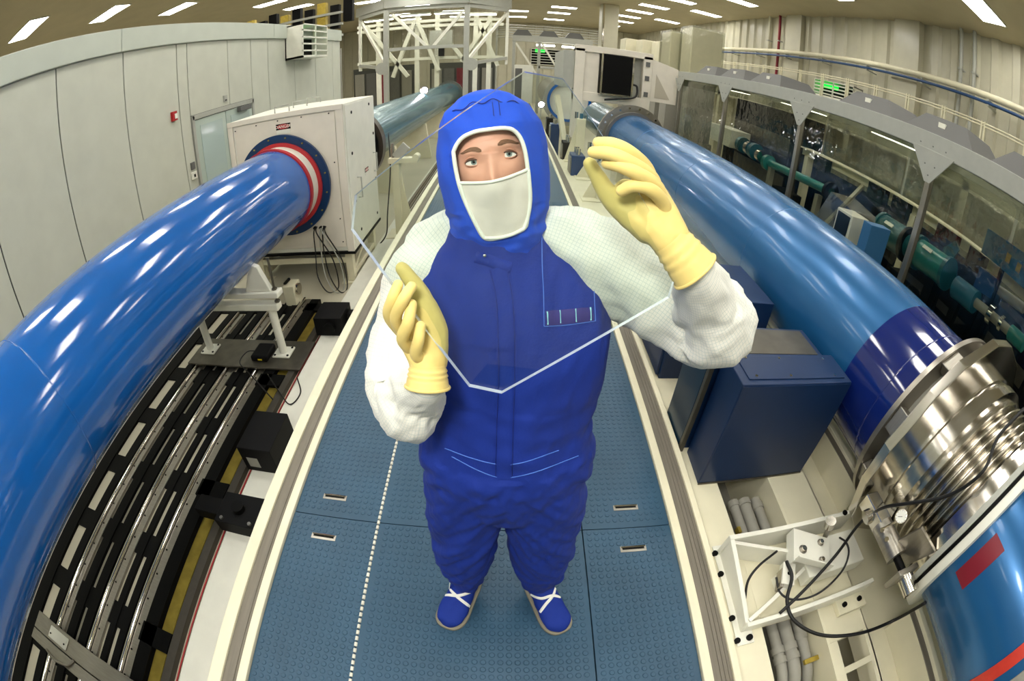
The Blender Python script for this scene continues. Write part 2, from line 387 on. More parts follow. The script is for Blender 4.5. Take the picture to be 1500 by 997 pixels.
# ceiling lights: 2 x 4 ft fluorescent panels
def clight():
    t = thing('ceiling_light', 'x', 'light', (0, 0, CZ - 0.001))
    z = CZ
    G().box(-0.63, 0.63, -0.32, -0.29, z - 0.02, z).box(-0.63, 0.63, 0.29, 0.32, z - 0.02, z).box(-0.63, -0.6, -0.29, 0.29, z - 0.02, z).box(0.6, 0.63, -0.29, 0.29, z - 0.02, z).obj('frame', M_white, t)
    G().box(-0.6, 0.6, -0.29, 0.29, z - 0.012, z - 0.008).obj('diffuser', M_lamp, t)
    return t
seen = [(-9.95, 5.6), (-9.85, 8.4), (-9.8, 11.4), (-8.7, 15.6), (-8.6, 17.9), (2.45, 23.4), (2.45, 25.9), (5.74, 19.2), (5.74, 21.5), (5.8, 23.9), (6.1, 26.5), (5.9, 16.6), (7.0, 13.9), (7.35, 4.6)]
grid = [(x, y) for x in (-6.2, -3.2, 0.2, 3.4, 6.6) for y in (-4.2, -1.6, 1.0, 3.6, 6.2, 8.8, 11.4) if not (x > 6 and y > 3)]
grid += [(x, y) for x in (-6.2, -3.2, 0.2) for y in (26.0, 29.0)] + [(3.4, 14.0), (0.2, 14.0), (0.6, 17.5), (3.4, 17), (0.6, 20.5), (-6.2, 14.0), (-6.2, 20), (-6.2, 17), (7.6, 18), (7.6, 23), (2.5, 29.5), (6, 29.5)] + [(-3.6, 14.0), (-3.6, 17.0), (-3.6, 20), (-1.2, 16), (-1.2, 19), (-4.6, 23), (-1.0, 23), (-9.9, 2.8), (-9.9, 0.0), (7.0, 9.0)]  # mostly panels added to brighten the far end of the hall
src = None
for i, (x, y) in enumerate(seen + grid):
    o = src = clight() if src is None else src
    if i: o = copy_tree(src)
    o.location = (x, y, CZ - 0.001)
    if x < -7: tag(o, 'lit fluorescent ceiling panel beyond the partition wall', 'light', 'ceiling panels beyond the partition')
    elif x < 7 and y > 16 and x > 4: tag(o, 'lit fluorescent ceiling panel in the row past the square column', 'light', 'ceiling panels past the column')
    elif 2 < x < 3 and y > 20: tag(o, 'small-looking lit ceiling panel near the end wall', 'light', 'ceiling panels near the end wall')
    elif x > 6.9: tag(o, 'lit fluorescent ceiling panel close to the corrugated wall', 'light', 'ceiling panels by the corrugated wall')
    elif y > 13: tag(o, 'lit fluorescent ceiling panel added to brighten the hall above the white truss', 'light', 'ceiling panels added above the truss')
    else: tag(o, 'lit fluorescent ceiling panel high over the walkway and tubes', 'light', 'ceiling panels over the walkway')

# ================================================================== LEFT SIDE
LX, LZ, TR = -2.67, 0.68, 0.5
t = thing('beam_tube', 'huge glossy bright blue beam tube ending in a white box with red bands', 'tube', (LX, 1.5, LZ))
sh = G().lathe([(-3.2, TR), (4.62, TR)], LX, LZ, 96).obj('tube_shell', M_bluetube, t, smooth=40)
for y in (0.92, -1.4): G().lathe([(y - 0.006, TR), (y - 0.003, TR + 0.003), (y + 0.003, TR + 0.003), (y + 0.006, TR)], LX, LZ, 96).obj('weld_seam', M_bluetube, sh, smooth=True)
def bandring(y0, y1, r0, r1, nm, m, par, n=96, x=LX, z=LZ):
    return G().lathe([(y0, r0), (y0, r1), (y1, r1), (y1, r0)], x, z, n, close=True).obj(nm, m, par, smooth=40)
bandring(4.56, 4.62, 0.49, 0.518, 'red_band', M_red, t)
bandring(4.62, 4.84, 0.48, 0.500, 'white_sleeve', M_white, t)
bandring(4.80, 4.85, 0.49, 0.545, 'red_band', M_red, t)
fr = bandring(4.83, 4.868, 0.49, 0.640, 'end_flange', mat('flange_blue', (12, 50, 92), 0.35), t)
for k in range(16):
    a = 2 * pi * (k + .5) / 16; x = LX + 0.605 * math.cos(a); z = LZ + 0.605 * math.sin(a)
    G().cyl((x, 4.815, z), (x, 4.83, z), 0.010, 6).obj('bolt', M_gold, fr)
# enclosure box
BX0, BX1, BY0, BY1, BZ0, BZ1 = -3.42, -1.83, 4.88, 6.1, -0.23, 1.58
t = thing('equipment_box', 'tall white sheet-metal equipment box with danger sign where the blue tube ends', 'box', (-2.62, 5.5, FZ))
hole = [(LX + 0.47 * math.cos(2 * pi * k / 48), LZ + 0.47 * math.sin(2 * pi * k / 48)) for k in range(48)]
G().box(BX0, BX1, BY0 + 0.02, BY1, BZ0, BZ1).obj('body', M_white, t, bevel=0.008)
G().box(BX0 + 0.10, BX1 - 0.10, BY0 + 0.008, BY0 + 0.02, BZ0 + 0.06, BZ1 - 0.07).obj('front_panel', M_pinkish, t, bevel=0.004)
G().box(BX0, BX1, BY0 - 0.005, BY0 + 0.02, BZ1 - 0.06, BZ1 + 0.004).box(BX0, BX0 + 0.08, BY0, BY0 + 0.02, BZ0, BZ1).box(BX1 - 0.09, BX1, BY0, BY0 + 0.02, BZ0, BZ1).obj('front_frame', M_pinkish, t, bevel=0.004)
G().box(BX1, BX1 + 0.008, BY0 + 0.06, BY1 - 0.02, BZ0 + 0.02, BZ1 - 0.02).obj('side_panel', M_white, t, bevel=0.003)
G().box(BX0, BX1 + 0.01, BY0 - 0.01, BY1, BZ0 - 0.03, BZ0).obj('base_lip', M_dark, t)
for (y, z) in [(5.15, 1.45), (5.85, 1.48), (5.1, 0.95), (6.0, 1.05), (5.2, -0.06), (5.95, -0.1), (6.0, 0.4), (5.1, 0.35)]:
    G().cyl((BX1 + 0.006, y, z), (BX1 + 0.014, y, z), 0.020, 10).obj('fastener', M_dark, t)
for (x, z) in [(-3.3, 1.46), (-2.67, 1.49), (-2.0, 1.49), (-3.3, 0.8), (-1.97, 0.9), (-1.97, 0.2), (-2.35, 1.49), (-2.98, 1.48), (-1.97, -0.1)]:
    G().cyl((x, BY0, z), (x, BY0 + 0.012, z), 0.008, 8).obj('fastener', M_dark, t)
def pull(pts, m=M_fgrey, r=0.009, name='handle', parent=t): return G().tube(pts, r, 8).obj(name, m, parent, smooth=50)
pull([(BX1 + 0.01, 5.22, 0.62), (BX1 + 0.06, 5.22, 0.62), (BX1 + 0.06, 5.22, 0.36), (BX1 + 0.01, 5.22, 0.36)])
pull([(BX1 + 0.01, 5.95, 0.78), (BX1 + 0.06, 5.95, 0.78), (BX1 + 0.06, 5.95, 0.52), (BX1 + 0.01, 5.95, 0.52)])
for y in (4.98, 5.5, 5.95):
    pull([(-2.75, y, BZ1), (-2.75, y, BZ1 + 0.08), (-2.55, y, BZ1 + 0.08), (-2.55, y, BZ1)], name='lifting_handle')
def danger(x, y, z, wd, normal, par):
    R = Matrix.Rotation(pi / 2, 4, 'X') if normal == 'y' else Matrix.Rotation(pi / 2, 4, 'Z') @ Matrix.Rotation(pi / 2, 4, 'X')
    g = G(); hh = wd * 0.36
    if normal == 'y': g.box(x - wd / 2, x + wd / 2, y - 0.003, y, z - hh / 2, z + hh / 2); g2 = G().box(x - wd * .47, x + wd * .47, y - 0.0035, y, z - wd * .45, z - wd * .2); T = Matrix.Translation((x, y - 0.006, z)); e = G().lathe([(y - 0.003, 0.001), (y - 0.0045, 0.001)], x, z)
    else: g.box(x, x + 0.003, y - wd / 2, y + wd / 2, z - hh / 2, z + hh / 2); g2 = G().box(x, x + 0.0035, y - wd * .47, y + wd * .47, z - wd * .45, z - wd * .2); T = Matrix.Translation((x + 0.006, y, z))
    sg = g.obj('warning_sign', M_dark, par); sg['label'] = 'black, red and white DANGER sign'
    n = 24; ov = [(wd * .45 * math.cos(2 * pi * k / n), hh * .42 * math.sin(2 * pi * k / n)) for k in range(n)]
    if normal == 'y': G().prism([(x + a, z + b) for a, b in ov], 'y', y - 0.0045, y - 0.003).obj('red_oval', M_red, sg)
    else: G().prism([(y + a, z + b) for a, b in ov], 'x', x + 0.003, x + 0.0045).obj('red_oval', M_red, sg)
    text_mesh('DANGER', hh * 0.75, M_trim, T @ R, sg)
    g2.obj('sign_text_plate', M_white, sg)
danger(-2.60, BY0 + 0.008, 1.41, 0.20, 'y', t)
danger(BX1 + 0.008, 5.62, 0.62, 0.15, 'x', t)
# stand under the box
for x in (-3.3, -1.95):
    for y in (5.0, 5.98):
        G().box(x - 0.05, x + 0.05, y - 0.05, y + 0.05, FZ + 0.015, BZ0 - 0.03).obj('stand_leg', M_cream, t, bevel=0.005)
        G().box(x - 0.12, x + (0.12 if x < -2 else 0.065), y - 0.12, y + 0.12, FZ, FZ + 0.015).obj('foot_plate', M_cream, t, bevel=0.003)
for y in (5.0, 5.98): G().box(-3.25, -2.0, y - 0.04, y + 0.04, -0.42, -0.34).obj('stand_rail', M_cream, t, bevel=0.004)
for x in (-3.3, -1.95):
    G().box(x - 0.04, x + 0.04, 5.05, 5.93, -0.62, -0.55).obj('stand_rail', M_cream, t, bevel=0.004)
    G().bar((x, 5.05, -0.55), (x, 5.9, -0.28), 0.05).obj('stand_brace', M_cream, t, bevel=0.004)
# hoses hanging from the box front
for k, (x, dx) in enumerate([(-2.32, 0.0), (-2.24, 0.03), (-2.2, 0.05)]):
    pts = [(x, BY0 - 0.012, 0.10), (x, BY0 - 0.07, 0.04), (x - 0.01, BY0 - 0.08, -0.2), (x + dx, BY0 - 0.15, -0.5), (x + 0.15 + dx, BY0 - 0.25, FZ + 0.02), (x + 0.25, BY0 - 0.12, FZ + 0.03), (x + 0.22, BY0 - 0.09, -0.3), (x + 0.05, BY0 - 0.08, 0.05), (x + 0.03, BY0 - 0.012, 0.12)]
    o = G().tube(spline(pts, 8), 0.008, 8).obj('cable', M_cable if k != 1 else M_fgrey, None, smooth=True)
    tag(o, ['black cable looping from the white box to the floor', 'pale grey hose hanging between the black cables', 'second black cable beside the pale hose under the white box'][k], 'cable')
    G().cyl((x, BY0 - 0.02, 0.10), (x, BY0 + 0.02, 0.10), 0.022, 10).obj('socket', M_dark, t)
# tube behind the box
t = thing('beam_tube', 'green-blue metallic beam tube running on behind the white box', 'tube', (LX, 8, LZ))
G().lathe([(7.25, TR), (20.5, TR)], LX, LZ, 64).obj('tube_shell', M_bluetube3, t, smooth=40)
bandring(7.08, 7.27, 0.40, 0.68, 'end_flange', mat('flange_dark', (62, 58, 52), 0.35, metal=.4), t, 64)
bandring(7.0, 7.08, 0.40, 0.60, 'flange_ring', M_dark, t, 64)
bandring(6.75, 7.0, 0.40, 0.50, 'chrome_neck', M_steel, t, 64)
bandring(6.11, 6.75, 0.40, 0.46, 'tube_neck', M_red, t, 64)
bandring(20.4, 20.6, 0.40, 0.62, 'end_flange', M_hood, t, 64)
G().lathe([(20.6, 0.4), (20.75, 0.3), (20.9, 0.3), (21.0, 0.12), (21.3, 0.12)], LX, LZ, 32).obj('nozzle', M_brushed, t, smooth=40)
for y in (9.0, 12.5, 16, 19):
    G().prism([(LX - 0.55, FZ), (LX - 0.4, LZ - 0.36), (LX + 0.4, LZ - 0.36), (LX + 0.55, FZ)], 'y', y - 0.06, y + 0.06).obj('cradle', M_cream, t, bevel=0.006)
# hanging cable behind box side
o = G().tube(spline([(-1.86, 6.95, 0.9), (-1.76, 6.6, 0.4), (-1.74, 6.2, -0.2), (-1.76, 6.1, -0.5), (-1.9, 6.0, FZ + 0.01)], 8), 0.010, 8).obj('cable', M_cable, None, smooth=True)
tag(o, 'thick black cable hanging down behind the white box', 'cable')
# low post with clamp by the curb (beyond the box)
t = thing('support_stand', 'white pedestal post with clamp bracket beyond the white box', 'stand', (-1.62, 6.4, -0.61))
G().box(-1.67, -1.56, 6.34, 6.46, -0.61 + 0.015, 0.52).obj('post', M_cream, t, bevel=0.006)
G().box(-1.8, -1.4, 6.2, 6.6, -0.61, -0.61 + 0.015).obj('foot_plate', M_cream, t)
G().prism([(-1.56, -0.61 + 0.02), (-1.56, 0.3), (-1.36, -0.61 + 0.02)], 'y', 6.39, 6.41).obj('gusset', M_cream, t)
G().box(-1.72, -1.28, 6.33, 6.47, 0.52, 0.60).obj('cap_beam', M_cream, t, bevel=0.006)
G().bar((-1.62, 6.4, 0.6), (-1.45, 6.4, 0.78), 0.05, 0.14).obj('clamp', M_fgrey, t, bevel=0.006)
G().cyl((-1.66, 6.4, 0.6), (-1.66, 6.4, 0.82), 0.022, 10).obj('clamp_bolt', M_brushed, t, smooth=40)
G().cyl((-1.31, 6.32, 0.6), (-1.31, 6.48, 0.6), 0.05, 14).obj('roller', M_cream, t, smooth=40)

# rail pit ------------------------------------------------------------
def rail(x, label, y0, y1, wd=0.075):
    t = thing('guide_rail', label, 'rail', (x, 1.5, FZ), 'guide rails under the blue tube')
    G().box(x - 0.03, x + 0.016, y0, y1, FZ + 0.001, -0.668).obj('rail_base', M_dark, t)
    G().box(x - 0.012, x + 0.012, y0, y1, -0.668, -0.655).obj('rail_web', M_brushed, t)
    G().cyl((x, y0, -0.641), (x, y1, -0.641), 0.018, 12).obj('rail_rod', M_chrome, t, smooth=40)
    sp = G().box(x + 0.02, x + 0.02 + wd, y0, y1, FZ + 0.001, -0.652).obj('support_strip', M_brushed, t, bevel=0.003)
    b = None
    for k in range(int((y1 - y0) / 0.22)):
        y = y0 + 0.1 + k * 0.22
        if b is None: b = G().cyl((x + 0.02 + wd * .3, y, -0.652), (x + 0.02 + wd * .3, y, -0.646), 0.008, 6).obj('bolt', M_dark, t)
        else: rep(b, t, (0, 0.22 * k, 0))
rail(-2.42, 'chrome guide rail nearest the white curb ledge', -2.0, 4.45, 0.085)
rail(-2.80, 'middle chrome guide rail under the blue tube', -2.0, 4.2, 0.075)
rail(-3.24, 'chrome guide rail farthest from the white curb', -2.0, 4.1, 0.06)
t = thing('rail_bed', 'black slotted steel frame carrying the guide rails', 'frame', (-2.8, 1.5, FZ))
for x0, x1 in ((-3.72, -3.56), (-3.40, -3.30), (-3.12, -3.02), (-2.96, -2.86), (-2.66, -2.60), (-2.54, -2.47), (-2.30, -2.18)):
    G().box(x0, x1, -2.0, 4.4, FZ + 0.001, -0.625 if x0 > -2.5 else -0.650).obj('long_beam', M_dark, t)
G().box(-2.16, -2.06, -2.0, 4.3, FZ + 0.005, -0.655).obj('brass_strip', M_gold, t)
G().box(-2.03, -1.96, -2.0, 4.3, FZ, -0.625).obj('side_beam', mat('side_beam_grey', (70, 66, 58), 0.5, noise_amt=.1), t)
for k in range(10):
    y = -1.8 + 0.66 * k
    G().box(-3.6, -2.47, y, y + 0.2, FZ + 0.001, -0.660).obj('cross_plate', M_dark, t)
    if k % 2: G().box(-2.32, -2.04, y, y + 0.16, FZ + 0.001, -0.625).obj('cross_plate', M_dark, t)
o = G().cyl((-1.92, -2, FZ + 0.03), (-1.92, 4.2, FZ + 0.03), 0.006, 8).obj('cable', M_red, None, smooth=True); tag(o, 'thin red cable along the rail pit ledge', 'cable')
o = G().box(-1.88, -1.252, -2.5, 17.4, FZ, -0.61).obj('pit_ledge', M_white, None, bevel=0.006); tag(o, 'long white ledge beside the rail pit', 'ledge')
# black motor boxes
def motor(x0, x1, y0, y1, z0, z1, label):
    t = thing('motor_box', label, 'motor', ((x0 + x1) / 2, (y0 + y1) / 2, z0), 'black motor boxes on the pit ledge')
    G().box(x0, x1, y0, y1, z0, z1).obj('housing', M_black, t, bevel=0.006)
    return t
t = motor(-1.92, -1.62, 1.82, 2.22, -0.61, -0.36, 'black motor box with white label on the pit ledge')
G().box(-1.87, -1.77, 1.818, 1.82, -0.56, -0.46).obj('label_plate', M_grey, t)
t = motor(-1.92, -1.55, 1.24, 1.50, -0.61, -0.48, 'low black drive unit with exposed fittings on the pit ledge')
G().cyl((-1.75, 1.37, -0.48), (-1.75, 1.37, -0.44), 0.05, 14).obj('hub', M_dark, t, smooth=40)
for x in (-1.86, -1.62): G().cyl((x, 1.27, -0.48), (x, 1.27, -0.465), 0.014, 8).obj('bolt', M_brushed, t)
G().box(-2.15, -1.92, 1.3, 1.44, -0.60, -0.5).obj('bracket_arm', M_black, t, bevel=0.004)
t = motor(-1.93, -1.62, 3.62, 3.95, -0.61, -0.40, 'black motor box beyond the white cradle stand')
G().cyl((-1.75, 3.62, -0.5), (-1.75, 3.58, -0.5), 0.06, 12).obj('hub', M_dark, t, smooth=40)
G().box(-1.62, -1.52, 3.8, 3.9, -0.61, -0.46).obj('terminal_block', M_black, t, bevel=0.004)
o = G().tube(spline([at(435, 552, z=-0.58), at(440, 575, z=-0.6), at(425, 592, z=-0.6), at(410, 575, z=-0.6), at(392, 548, z=-0.58)], 8), 0.006, 8).obj('cable', M_cable, None, smooth=True)
tag(o, 'black cable lying in a loop on the white pit ledge', 'cable')
# cradle stand
t = thing('cradle_stand', 'white cradle stand on a steel plate under the blue tube', 'stand', (-2.65, 3.27, -0.62))
pl = G().box(-3.36, -1.9, 3.04, 3.5, -0.622, -0.602).obj('base_plate', M_plate, t, bevel=0.003)
for x in (-3.16, -2.18):
    ft = G().box(x - 0.10, x + 0.10, 3.2, 3.38, -0.602, -0.582).obj('foot_plate', M_white, t, bevel=0.008)
    for dx in (-0.075, 0.075):
        for dy in (-0.065, 0.065): G().cyl((x + dx, 3.29 + dy, -0.582), (x + dx, 3.29 + dy, -0.576), 0.013, 10).obj('bolt', M_dark, ft)
    G().cyl((x, 3.29, -0.582), (x, 3.29, -0.09), 0.042, 14).obj('leg', M_white, t, smooth=40)
G().box(-3.24, -2.08, 3.24, 3.34, -0.09, -0.02).obj('cross_beam', M_white, t, bevel=0.012)
G().box(-3.24, -2.04, 3.23, 3.35, 0.05, 0.11).obj('upper_beam', M_white, t, bevel=0.012)
G().prism([(-2.42, 0.11), (-2.12, 0.11), (-2.22, 0.36), (-2.29, 0.385), (-2.33, 0.33)], 'y', 3.26, 3.32).obj('saddle', M_white, t, bevel=0.01)
G().prism([(-3.22, 0.11), (-2.92, 0.11), (-3.01, 0.33), (-3.05, 0.385), (-3.12, 0.36)], 'y', 3.26, 3.32).obj('saddle', M_white, t, bevel=0.01)
for x in (-2.1, -3.22):
    G().cyl((x, 3.3, -0.08), (x, 3.3, 0.42), 0.012, 8).obj('jack_screw', M_plate, t, smooth=40)
    G().cyl((x, 3.3, 0.11), (x, 3.3, 0.125), 0.028, 6).obj('jack_nut', M_plate, t)
    G().cyl((x, 3.3, -0.02), (x, 3.3, 0.0), 0.028, 6).obj('jack_nut', M_plate, t)
t = thing('control_box', 'small black control box with yellow label on the steel plate', 'box', (-2.4, 3.2, -0.602))
G().box(-2.5, -2.3, 3.12, 3.36, -0.602, -0.53).obj('housing', M_black, t, bevel=0.02, seg=3)
G().box(-2.41, -2.36, 3.118, 3.12, -0.575, -0.56).obj('yellow_label', mat('label_yellow', (220, 200, 30), 0.5), t)
o = G().tube(spline([(-2.5, 3.25, -0.56), (-2.58, 3.2, -0.54), (-2.6, 3.05, -0.56), (-2.45, 2.95, -0.6), (-2.25, 2.8, -0.6), (-2.0, 2.6, -0.59)], 8), 0.006, 8).obj('cable', M_cable, None, smooth=True)
tag(o, 'thin black cable from the small control box across the rails', 'cable')
for k, (x, wd, lab) in enumerate([(-1.76, .05, 'brown floor rail on the ledge beyond the white box'), (-1.64, .03, 'thin brown floor rail next to the wide one'), (-1.48, .04, 'brown floor rail nearest the curb beyond the white box')]):
    o = G().box(x - wd, x + wd, 7.0, 17.0, -0.61, -0.57).box(x - wd * .4, x + wd * .4, 7.0, 17.0, -0.57, -0.545).obj('floor_rail', mat('rail_brown', (112, 100, 82), .5, metal=.3, noise_amt=.15), None); tag(o, lab, 'rail')
for k, y in enumerate((8.2, 9.6, 12.7, 14.2)):
    o = thing('optics_module', ['dark blue optics module with chrome caps nearest the ribbed pedestal', 'black optics module between the blue ones beside the walkway', 'dark blue optics module just beyond the portal frame', 'black optics module farthest down the walkway'][k], 'module', (1.25, y, PZ if y < 9.5 else FZ))
    z0 = PZ if y < 9.5 else FZ
    G().box(1.12, 1.36, y - .2, y + .2, z0, 0.35).obj('housing', mat('module_blue', (20, 60, 110), .3) if k % 2 == 0 else M_black, o, bevel=.01); G().box(1.10, 1.12, y - .15, y + .15, 0.0, 0.3).obj('cover_plate', M_brushed, o)
    for dy in (-.1, .1): G().cyl((1.24, y + dy, .35), (1.24, y + dy, .47), .045, 14).obj('chrome_cap', M_chrome, o, smooth=40)
# cream clevis / caster on rail end
t = thing('carriage_block', 'cream bearing block at the end of the guide rail', 'bearing', (-2.45, 4.35, FZ))
G().box(-2.62, -2.47, 4.3, 4.5, FZ, -0.4).obj('block', M_cream, t, bevel=0.01)
G().cyl((-2.47, 4.4, -0.48), (-2.44, 4.4, -0.48), 0.07, 18).obj('wheel', M_steel, t, smooth=40)
G().cyl((-2.62, 4.38, -0.4), (-2.5, 4.3, -0.3), 0.02, 8).obj('lever', M_dark, t, smooth=40)
# galvanised bracket at the near end
t = thing('cross_bracket', 'galvanised steel cross bracket lying over the rails by the blue tube', 'bracket', (-2.8, -0.4, -0.6))
G().bar((-3.42, -0.22, -0.55), (-2.05, -0.22, -0.55), 0.16, 0.03).obj('cross_plate', M_brushed, t, bevel=0.004)
G().bar((-3.42, -0.36, -0.565), (-2.05, -0.36, -0.565), 0.10, 0.06).obj('cross_channel', M_brushed, t, bevel=0.004)
bp = G().box(-3.18, -2.92, -0.28, -0.17, -0.535, -0.52).obj('cover_plate', M_white, t, bevel=0.012)
for x in (-3.15, -2.95): G().cyl((x, -0.24, -0.52), (x, -0.24, -0.515), 0.008, 8).obj('bolt', M_dark, bp)
G().tube(spline([(-3.15, -0.4, -0.53), (-3.0, -0.42, -0.5), (-2.85, -0.38, -0.52), (-2.8, -0.3, -0.53)], 6), 0.012, 8).obj('latch', M_brushed, t, smooth=True)
for y0 in (-0.23, -0.37):
    for x in (-3.35, -2.15): G().box(x - .03, x + .03, y0 - .03, y0 + .03, FZ, -0.56).obj('bracket_foot', M_brushed, t)

# ================================================================== RIGHT SIDE
AX, AZ = 2.41, 0.64
t = thing('beam_tube', 'long satin blue beam tube with navy end band beside the curtain enclosure', 'tube', (AX, 4, AZ))
sh = G().lathe([(1.54, TR), (8.9, TR)], AX, AZ, 96).obj('tube_shell', M_bluetube2, t, smooth=40)
for y in (3.09, 4.84, 7.0): G().lathe([(y - 0.004, TR), (y - 0.002, TR + 0.002), (y + 0.002, TR + 0.002), (y + 0.004, TR)], AX, AZ, 96).obj('weld_seam', M_bluetube2, sh, smooth=True)
nb = G().lathe([(1.08, TR + 0.002), (1.545, TR + 0.002)], AX, AZ, 96).obj('navy_band', M_navy, t, smooth=40)
G().lathe([(1.235, TR + 0.002), (1.24, TR + 0.006), (1.246, TR + 0.002)], AX, AZ, 96).obj('weld_seam', M_navy, nb, smooth=True)
fr = bandring(8.9, 9.0, 0.49, 0.70, 'end_flange', M_brushed, t, 64, AX, AZ)
bandring(8.78, 8.9, 0.50, 0.56, 'flange_collar', M_hood, t, 64, AX, AZ)
for k in range(20):
    a = 2 * pi * (k + .5) / 20; x = AX + 0.64 * math.cos(a); z = AZ + 0.64 * math.sin(a)
    G().cyl((x, 8.86, z), (x, 8.9, z), 0.022, 8).obj('bolt', M_chrome, fr)
G().lathe([(9.0, 0.45), (12.5, 0.45)], AX, AZ, 48).obj('tube_neck', M_bluetube3, t, smooth=40)
for y in (2.2, 6.0, 8.3):
    G().prism([(AX - 0.42, FZ), (AX - 0.38, AZ - 0.42), (AX - 0.2, AZ - 0.49), (AX + 0.2, AZ - 0.49), (AX + 0.38, AZ - 0.42), (AX + 0.42, FZ)], 'y', y - 0.05, y + 0.05).obj('cradle', M_cream, t, bevel=0.006)
# bellows coupling
t = thing('bellows_coupling', 'polished steel bellows coupling with octagonal flange between blue tubes', 'coupling', (AX, 0.7, AZ))
bandring(1.05, 1.08, 0.44, 0.60, 'thin_flange', M_brushed, t, 96, AX, AZ)
G().lathe([(0.94, 0.47), (1.05, 0.47)], AX, AZ, 72).obj('neck', M_grey, t, smooth=40)
oc = [(AX + 0.705 * math.cos(a), AZ + 0.705 * math.sin(a)) for a in [math.radians(d) for k in range(8) for d in (k * 45 + 9, k * 45 + 36)]]
fl2 = G().prism(oc, 'y', 0.87, 0.93).obj('octagonal_flange', M_steel, t, bevel=0.006)
for a in (-18, 30, 75, 120, 165, 205, 250, 290):
    a = math.radians(a); c = (AX + 0.545 * math.cos(a), 0.99, AZ + 0.545 * math.sin(a))
    G().obox(c, (0.07, 0.12, 0.14), Matrix.Rotation(-a, 3, 'Y')).obj('spacer_block', M_brushed, t, bevel=0.006)
G().lathe([(0.87, 0.545), (0.80, 0.545), (0.795, 0.53), (0.76, 0.53), (0.755, 0.545), (0.70, 0.545), (0.695, 0.50), (0.66, 0.50)], AX, AZ, 96).obj('barrel', M_steel, t, smooth=35)
prof = []
for k in range(5):
    for j in range(8):
        u = k + j / 8; prof.append((0.66 - 0.046 * u, 0.485 + 0.028 * math.cos(2 * pi * u)))
prof.append((0.43, 0.513))
G().lathe(prof, AX, AZ, 96).obj('bellows', M_steel, t, smooth=True)
G().lathe([(0.43, 0.50), (0.405, 0.50), (0.40, 0.525), (0.33, 0.525)], AX, AZ, 96).obj('end_barrel', M_steel, t, smooth=35)
bandring(0.305, 0.335, 0.45, 0.60, 'end_flange', M_fgrey, t, 96, AX, AZ)
bandring(0.285, 0.303, 0.45, 0.59, 'gasket', M_dark, t, 96, AX, AZ)
G().lathe([(0.93, 0.44), (0.28, 0.44)], AX, AZ, 48).obj('liner', M_dark, t, smooth=40)
# near tube
t = thing('beam_tube', 'near dark blue tube section with red tape ring beyond the bellows', 'tube', (AX, -0.6, AZ))
bandring(0.24, 0.285, 0.45, 0.585, 'start_flange', M_white, t, 96, AX, AZ)
G().lathe([(0.24, TR), (-0.50, TR)], AX, AZ, 96).obj('tube_shell', M_bluetube2, t, smooth=40)
bandring(-0.44, -0.37, 0.5, 0.508, 'red_tape_ring', M_tape, t, 96, AX, AZ)
bandring(-0.95, -0.5, 0.45, 0.515, 'grey_section', M_grey, t, 96, AX, AZ)
bandring(-0.72, -0.66, 0.5, 0.525, 'red_tape_ring', M_tape, t, 96, AX, AZ)
G().lathe([(-0.95, TR), (-3.2, TR)], AX, AZ, 64).obj('tube_shell', M_bluetube2, t, smooth=40)
pv = []; n1, n2 = 10, 2
for i in range(n1 + 1):
    for j in range(n2):
        a = math.radians(150 + 30 * i / n1); y = 0.19 - 0.10 * j + 0.0
        pv.append((AX + (TR + 0.004) * math.cos(a), y, AZ + (TR + 0.004) * math.sin(a)))
G().add(pv, [(i * 2, i * 2 + 1, i * 2 + 3, i * 2 + 2) for i in range(n1)]).obj('tape_patch', M_darkred, t, smooth=True)
for y in (-1.6,):
    G().prism([(AX - 0.42, FZ), (AX - 0.38, AZ - 0.42), (AX - 0.2, AZ - 0.49), (AX + 0.2, AZ - 0.49), (AX + 0.38, AZ - 0.42), (AX + 0.42, FZ)], 'y', y - 0.05, y + 0.05).obj('cradle', M_cream, t, bevel=0.006)
# steel support frame under the tube
t = thing('pipe_trench_base', 'cream painted steel base frame with pipe openings beside the walkway', 'frame', (1.8, 1, FZ))
G().box(1.04, 1.23, -2.5, 9.5, PZ - 0.05, PZ).obj('edge_plate', M_cream, t, bevel=0.004)
G().box(1.215, 1.23, -2.5, 9.5, -0.5, PZ - 0.05).obj('pit_wall', M_cream, t)
G().box(1.59, 1.605, -2.5, 9.5, -0.5, PZ).obj('pit_wall', M_cream, t)
for y0, y1 in ((0.50, 0.98), (1.62, 2.9), (3.4, 9.5), (-1.6, -0.25)):
    G().box(1.23, 1.59, y0, y1, PZ - 0.05, PZ - 0.002).obj('cross_plate', M_cream, t, bevel=0.003)
G().box(1.23, 1.59, 0.02, 0.05, -0.12, PZ - 0.004).obj('cross_rib', M_cream, t)
G().box(1.605, 1.90, 0.27, 9.5, PZ - 0.05, PZ - 0.001).obj('mid_plate', M_cream, t, bevel=0.003)
G().box(1.605, 1.66, -2.5, 0.27, PZ - 0.05, PZ - 0.001).box(1.86, 1.90, -2.5, 0.27, PZ - 0.05, PZ - 0.001).box(1.66, 1.86, 0.06, 0.10, PZ - 0.05, PZ - 0.001).box(1.66, 1.86, -2.5, -0.3, PZ - 0.05, PZ - 0.001).obj('mid_plate', M_cream, t)
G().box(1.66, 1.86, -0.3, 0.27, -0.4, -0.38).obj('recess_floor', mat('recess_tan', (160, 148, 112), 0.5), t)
G().box(1.90, 2.9, -2.5, 9.5, -0.20, -0.16).obj('low_plate', M_cream, t)
G().box(1.89, 1.905, -2.5, 9.5, -0.2, PZ - 0.001).obj('step_face', M_cream, t)
G().box(1.23, 1.59, -2.5, 9.5, -0.52, -0.5).obj('pit_floor', M_grey, t)
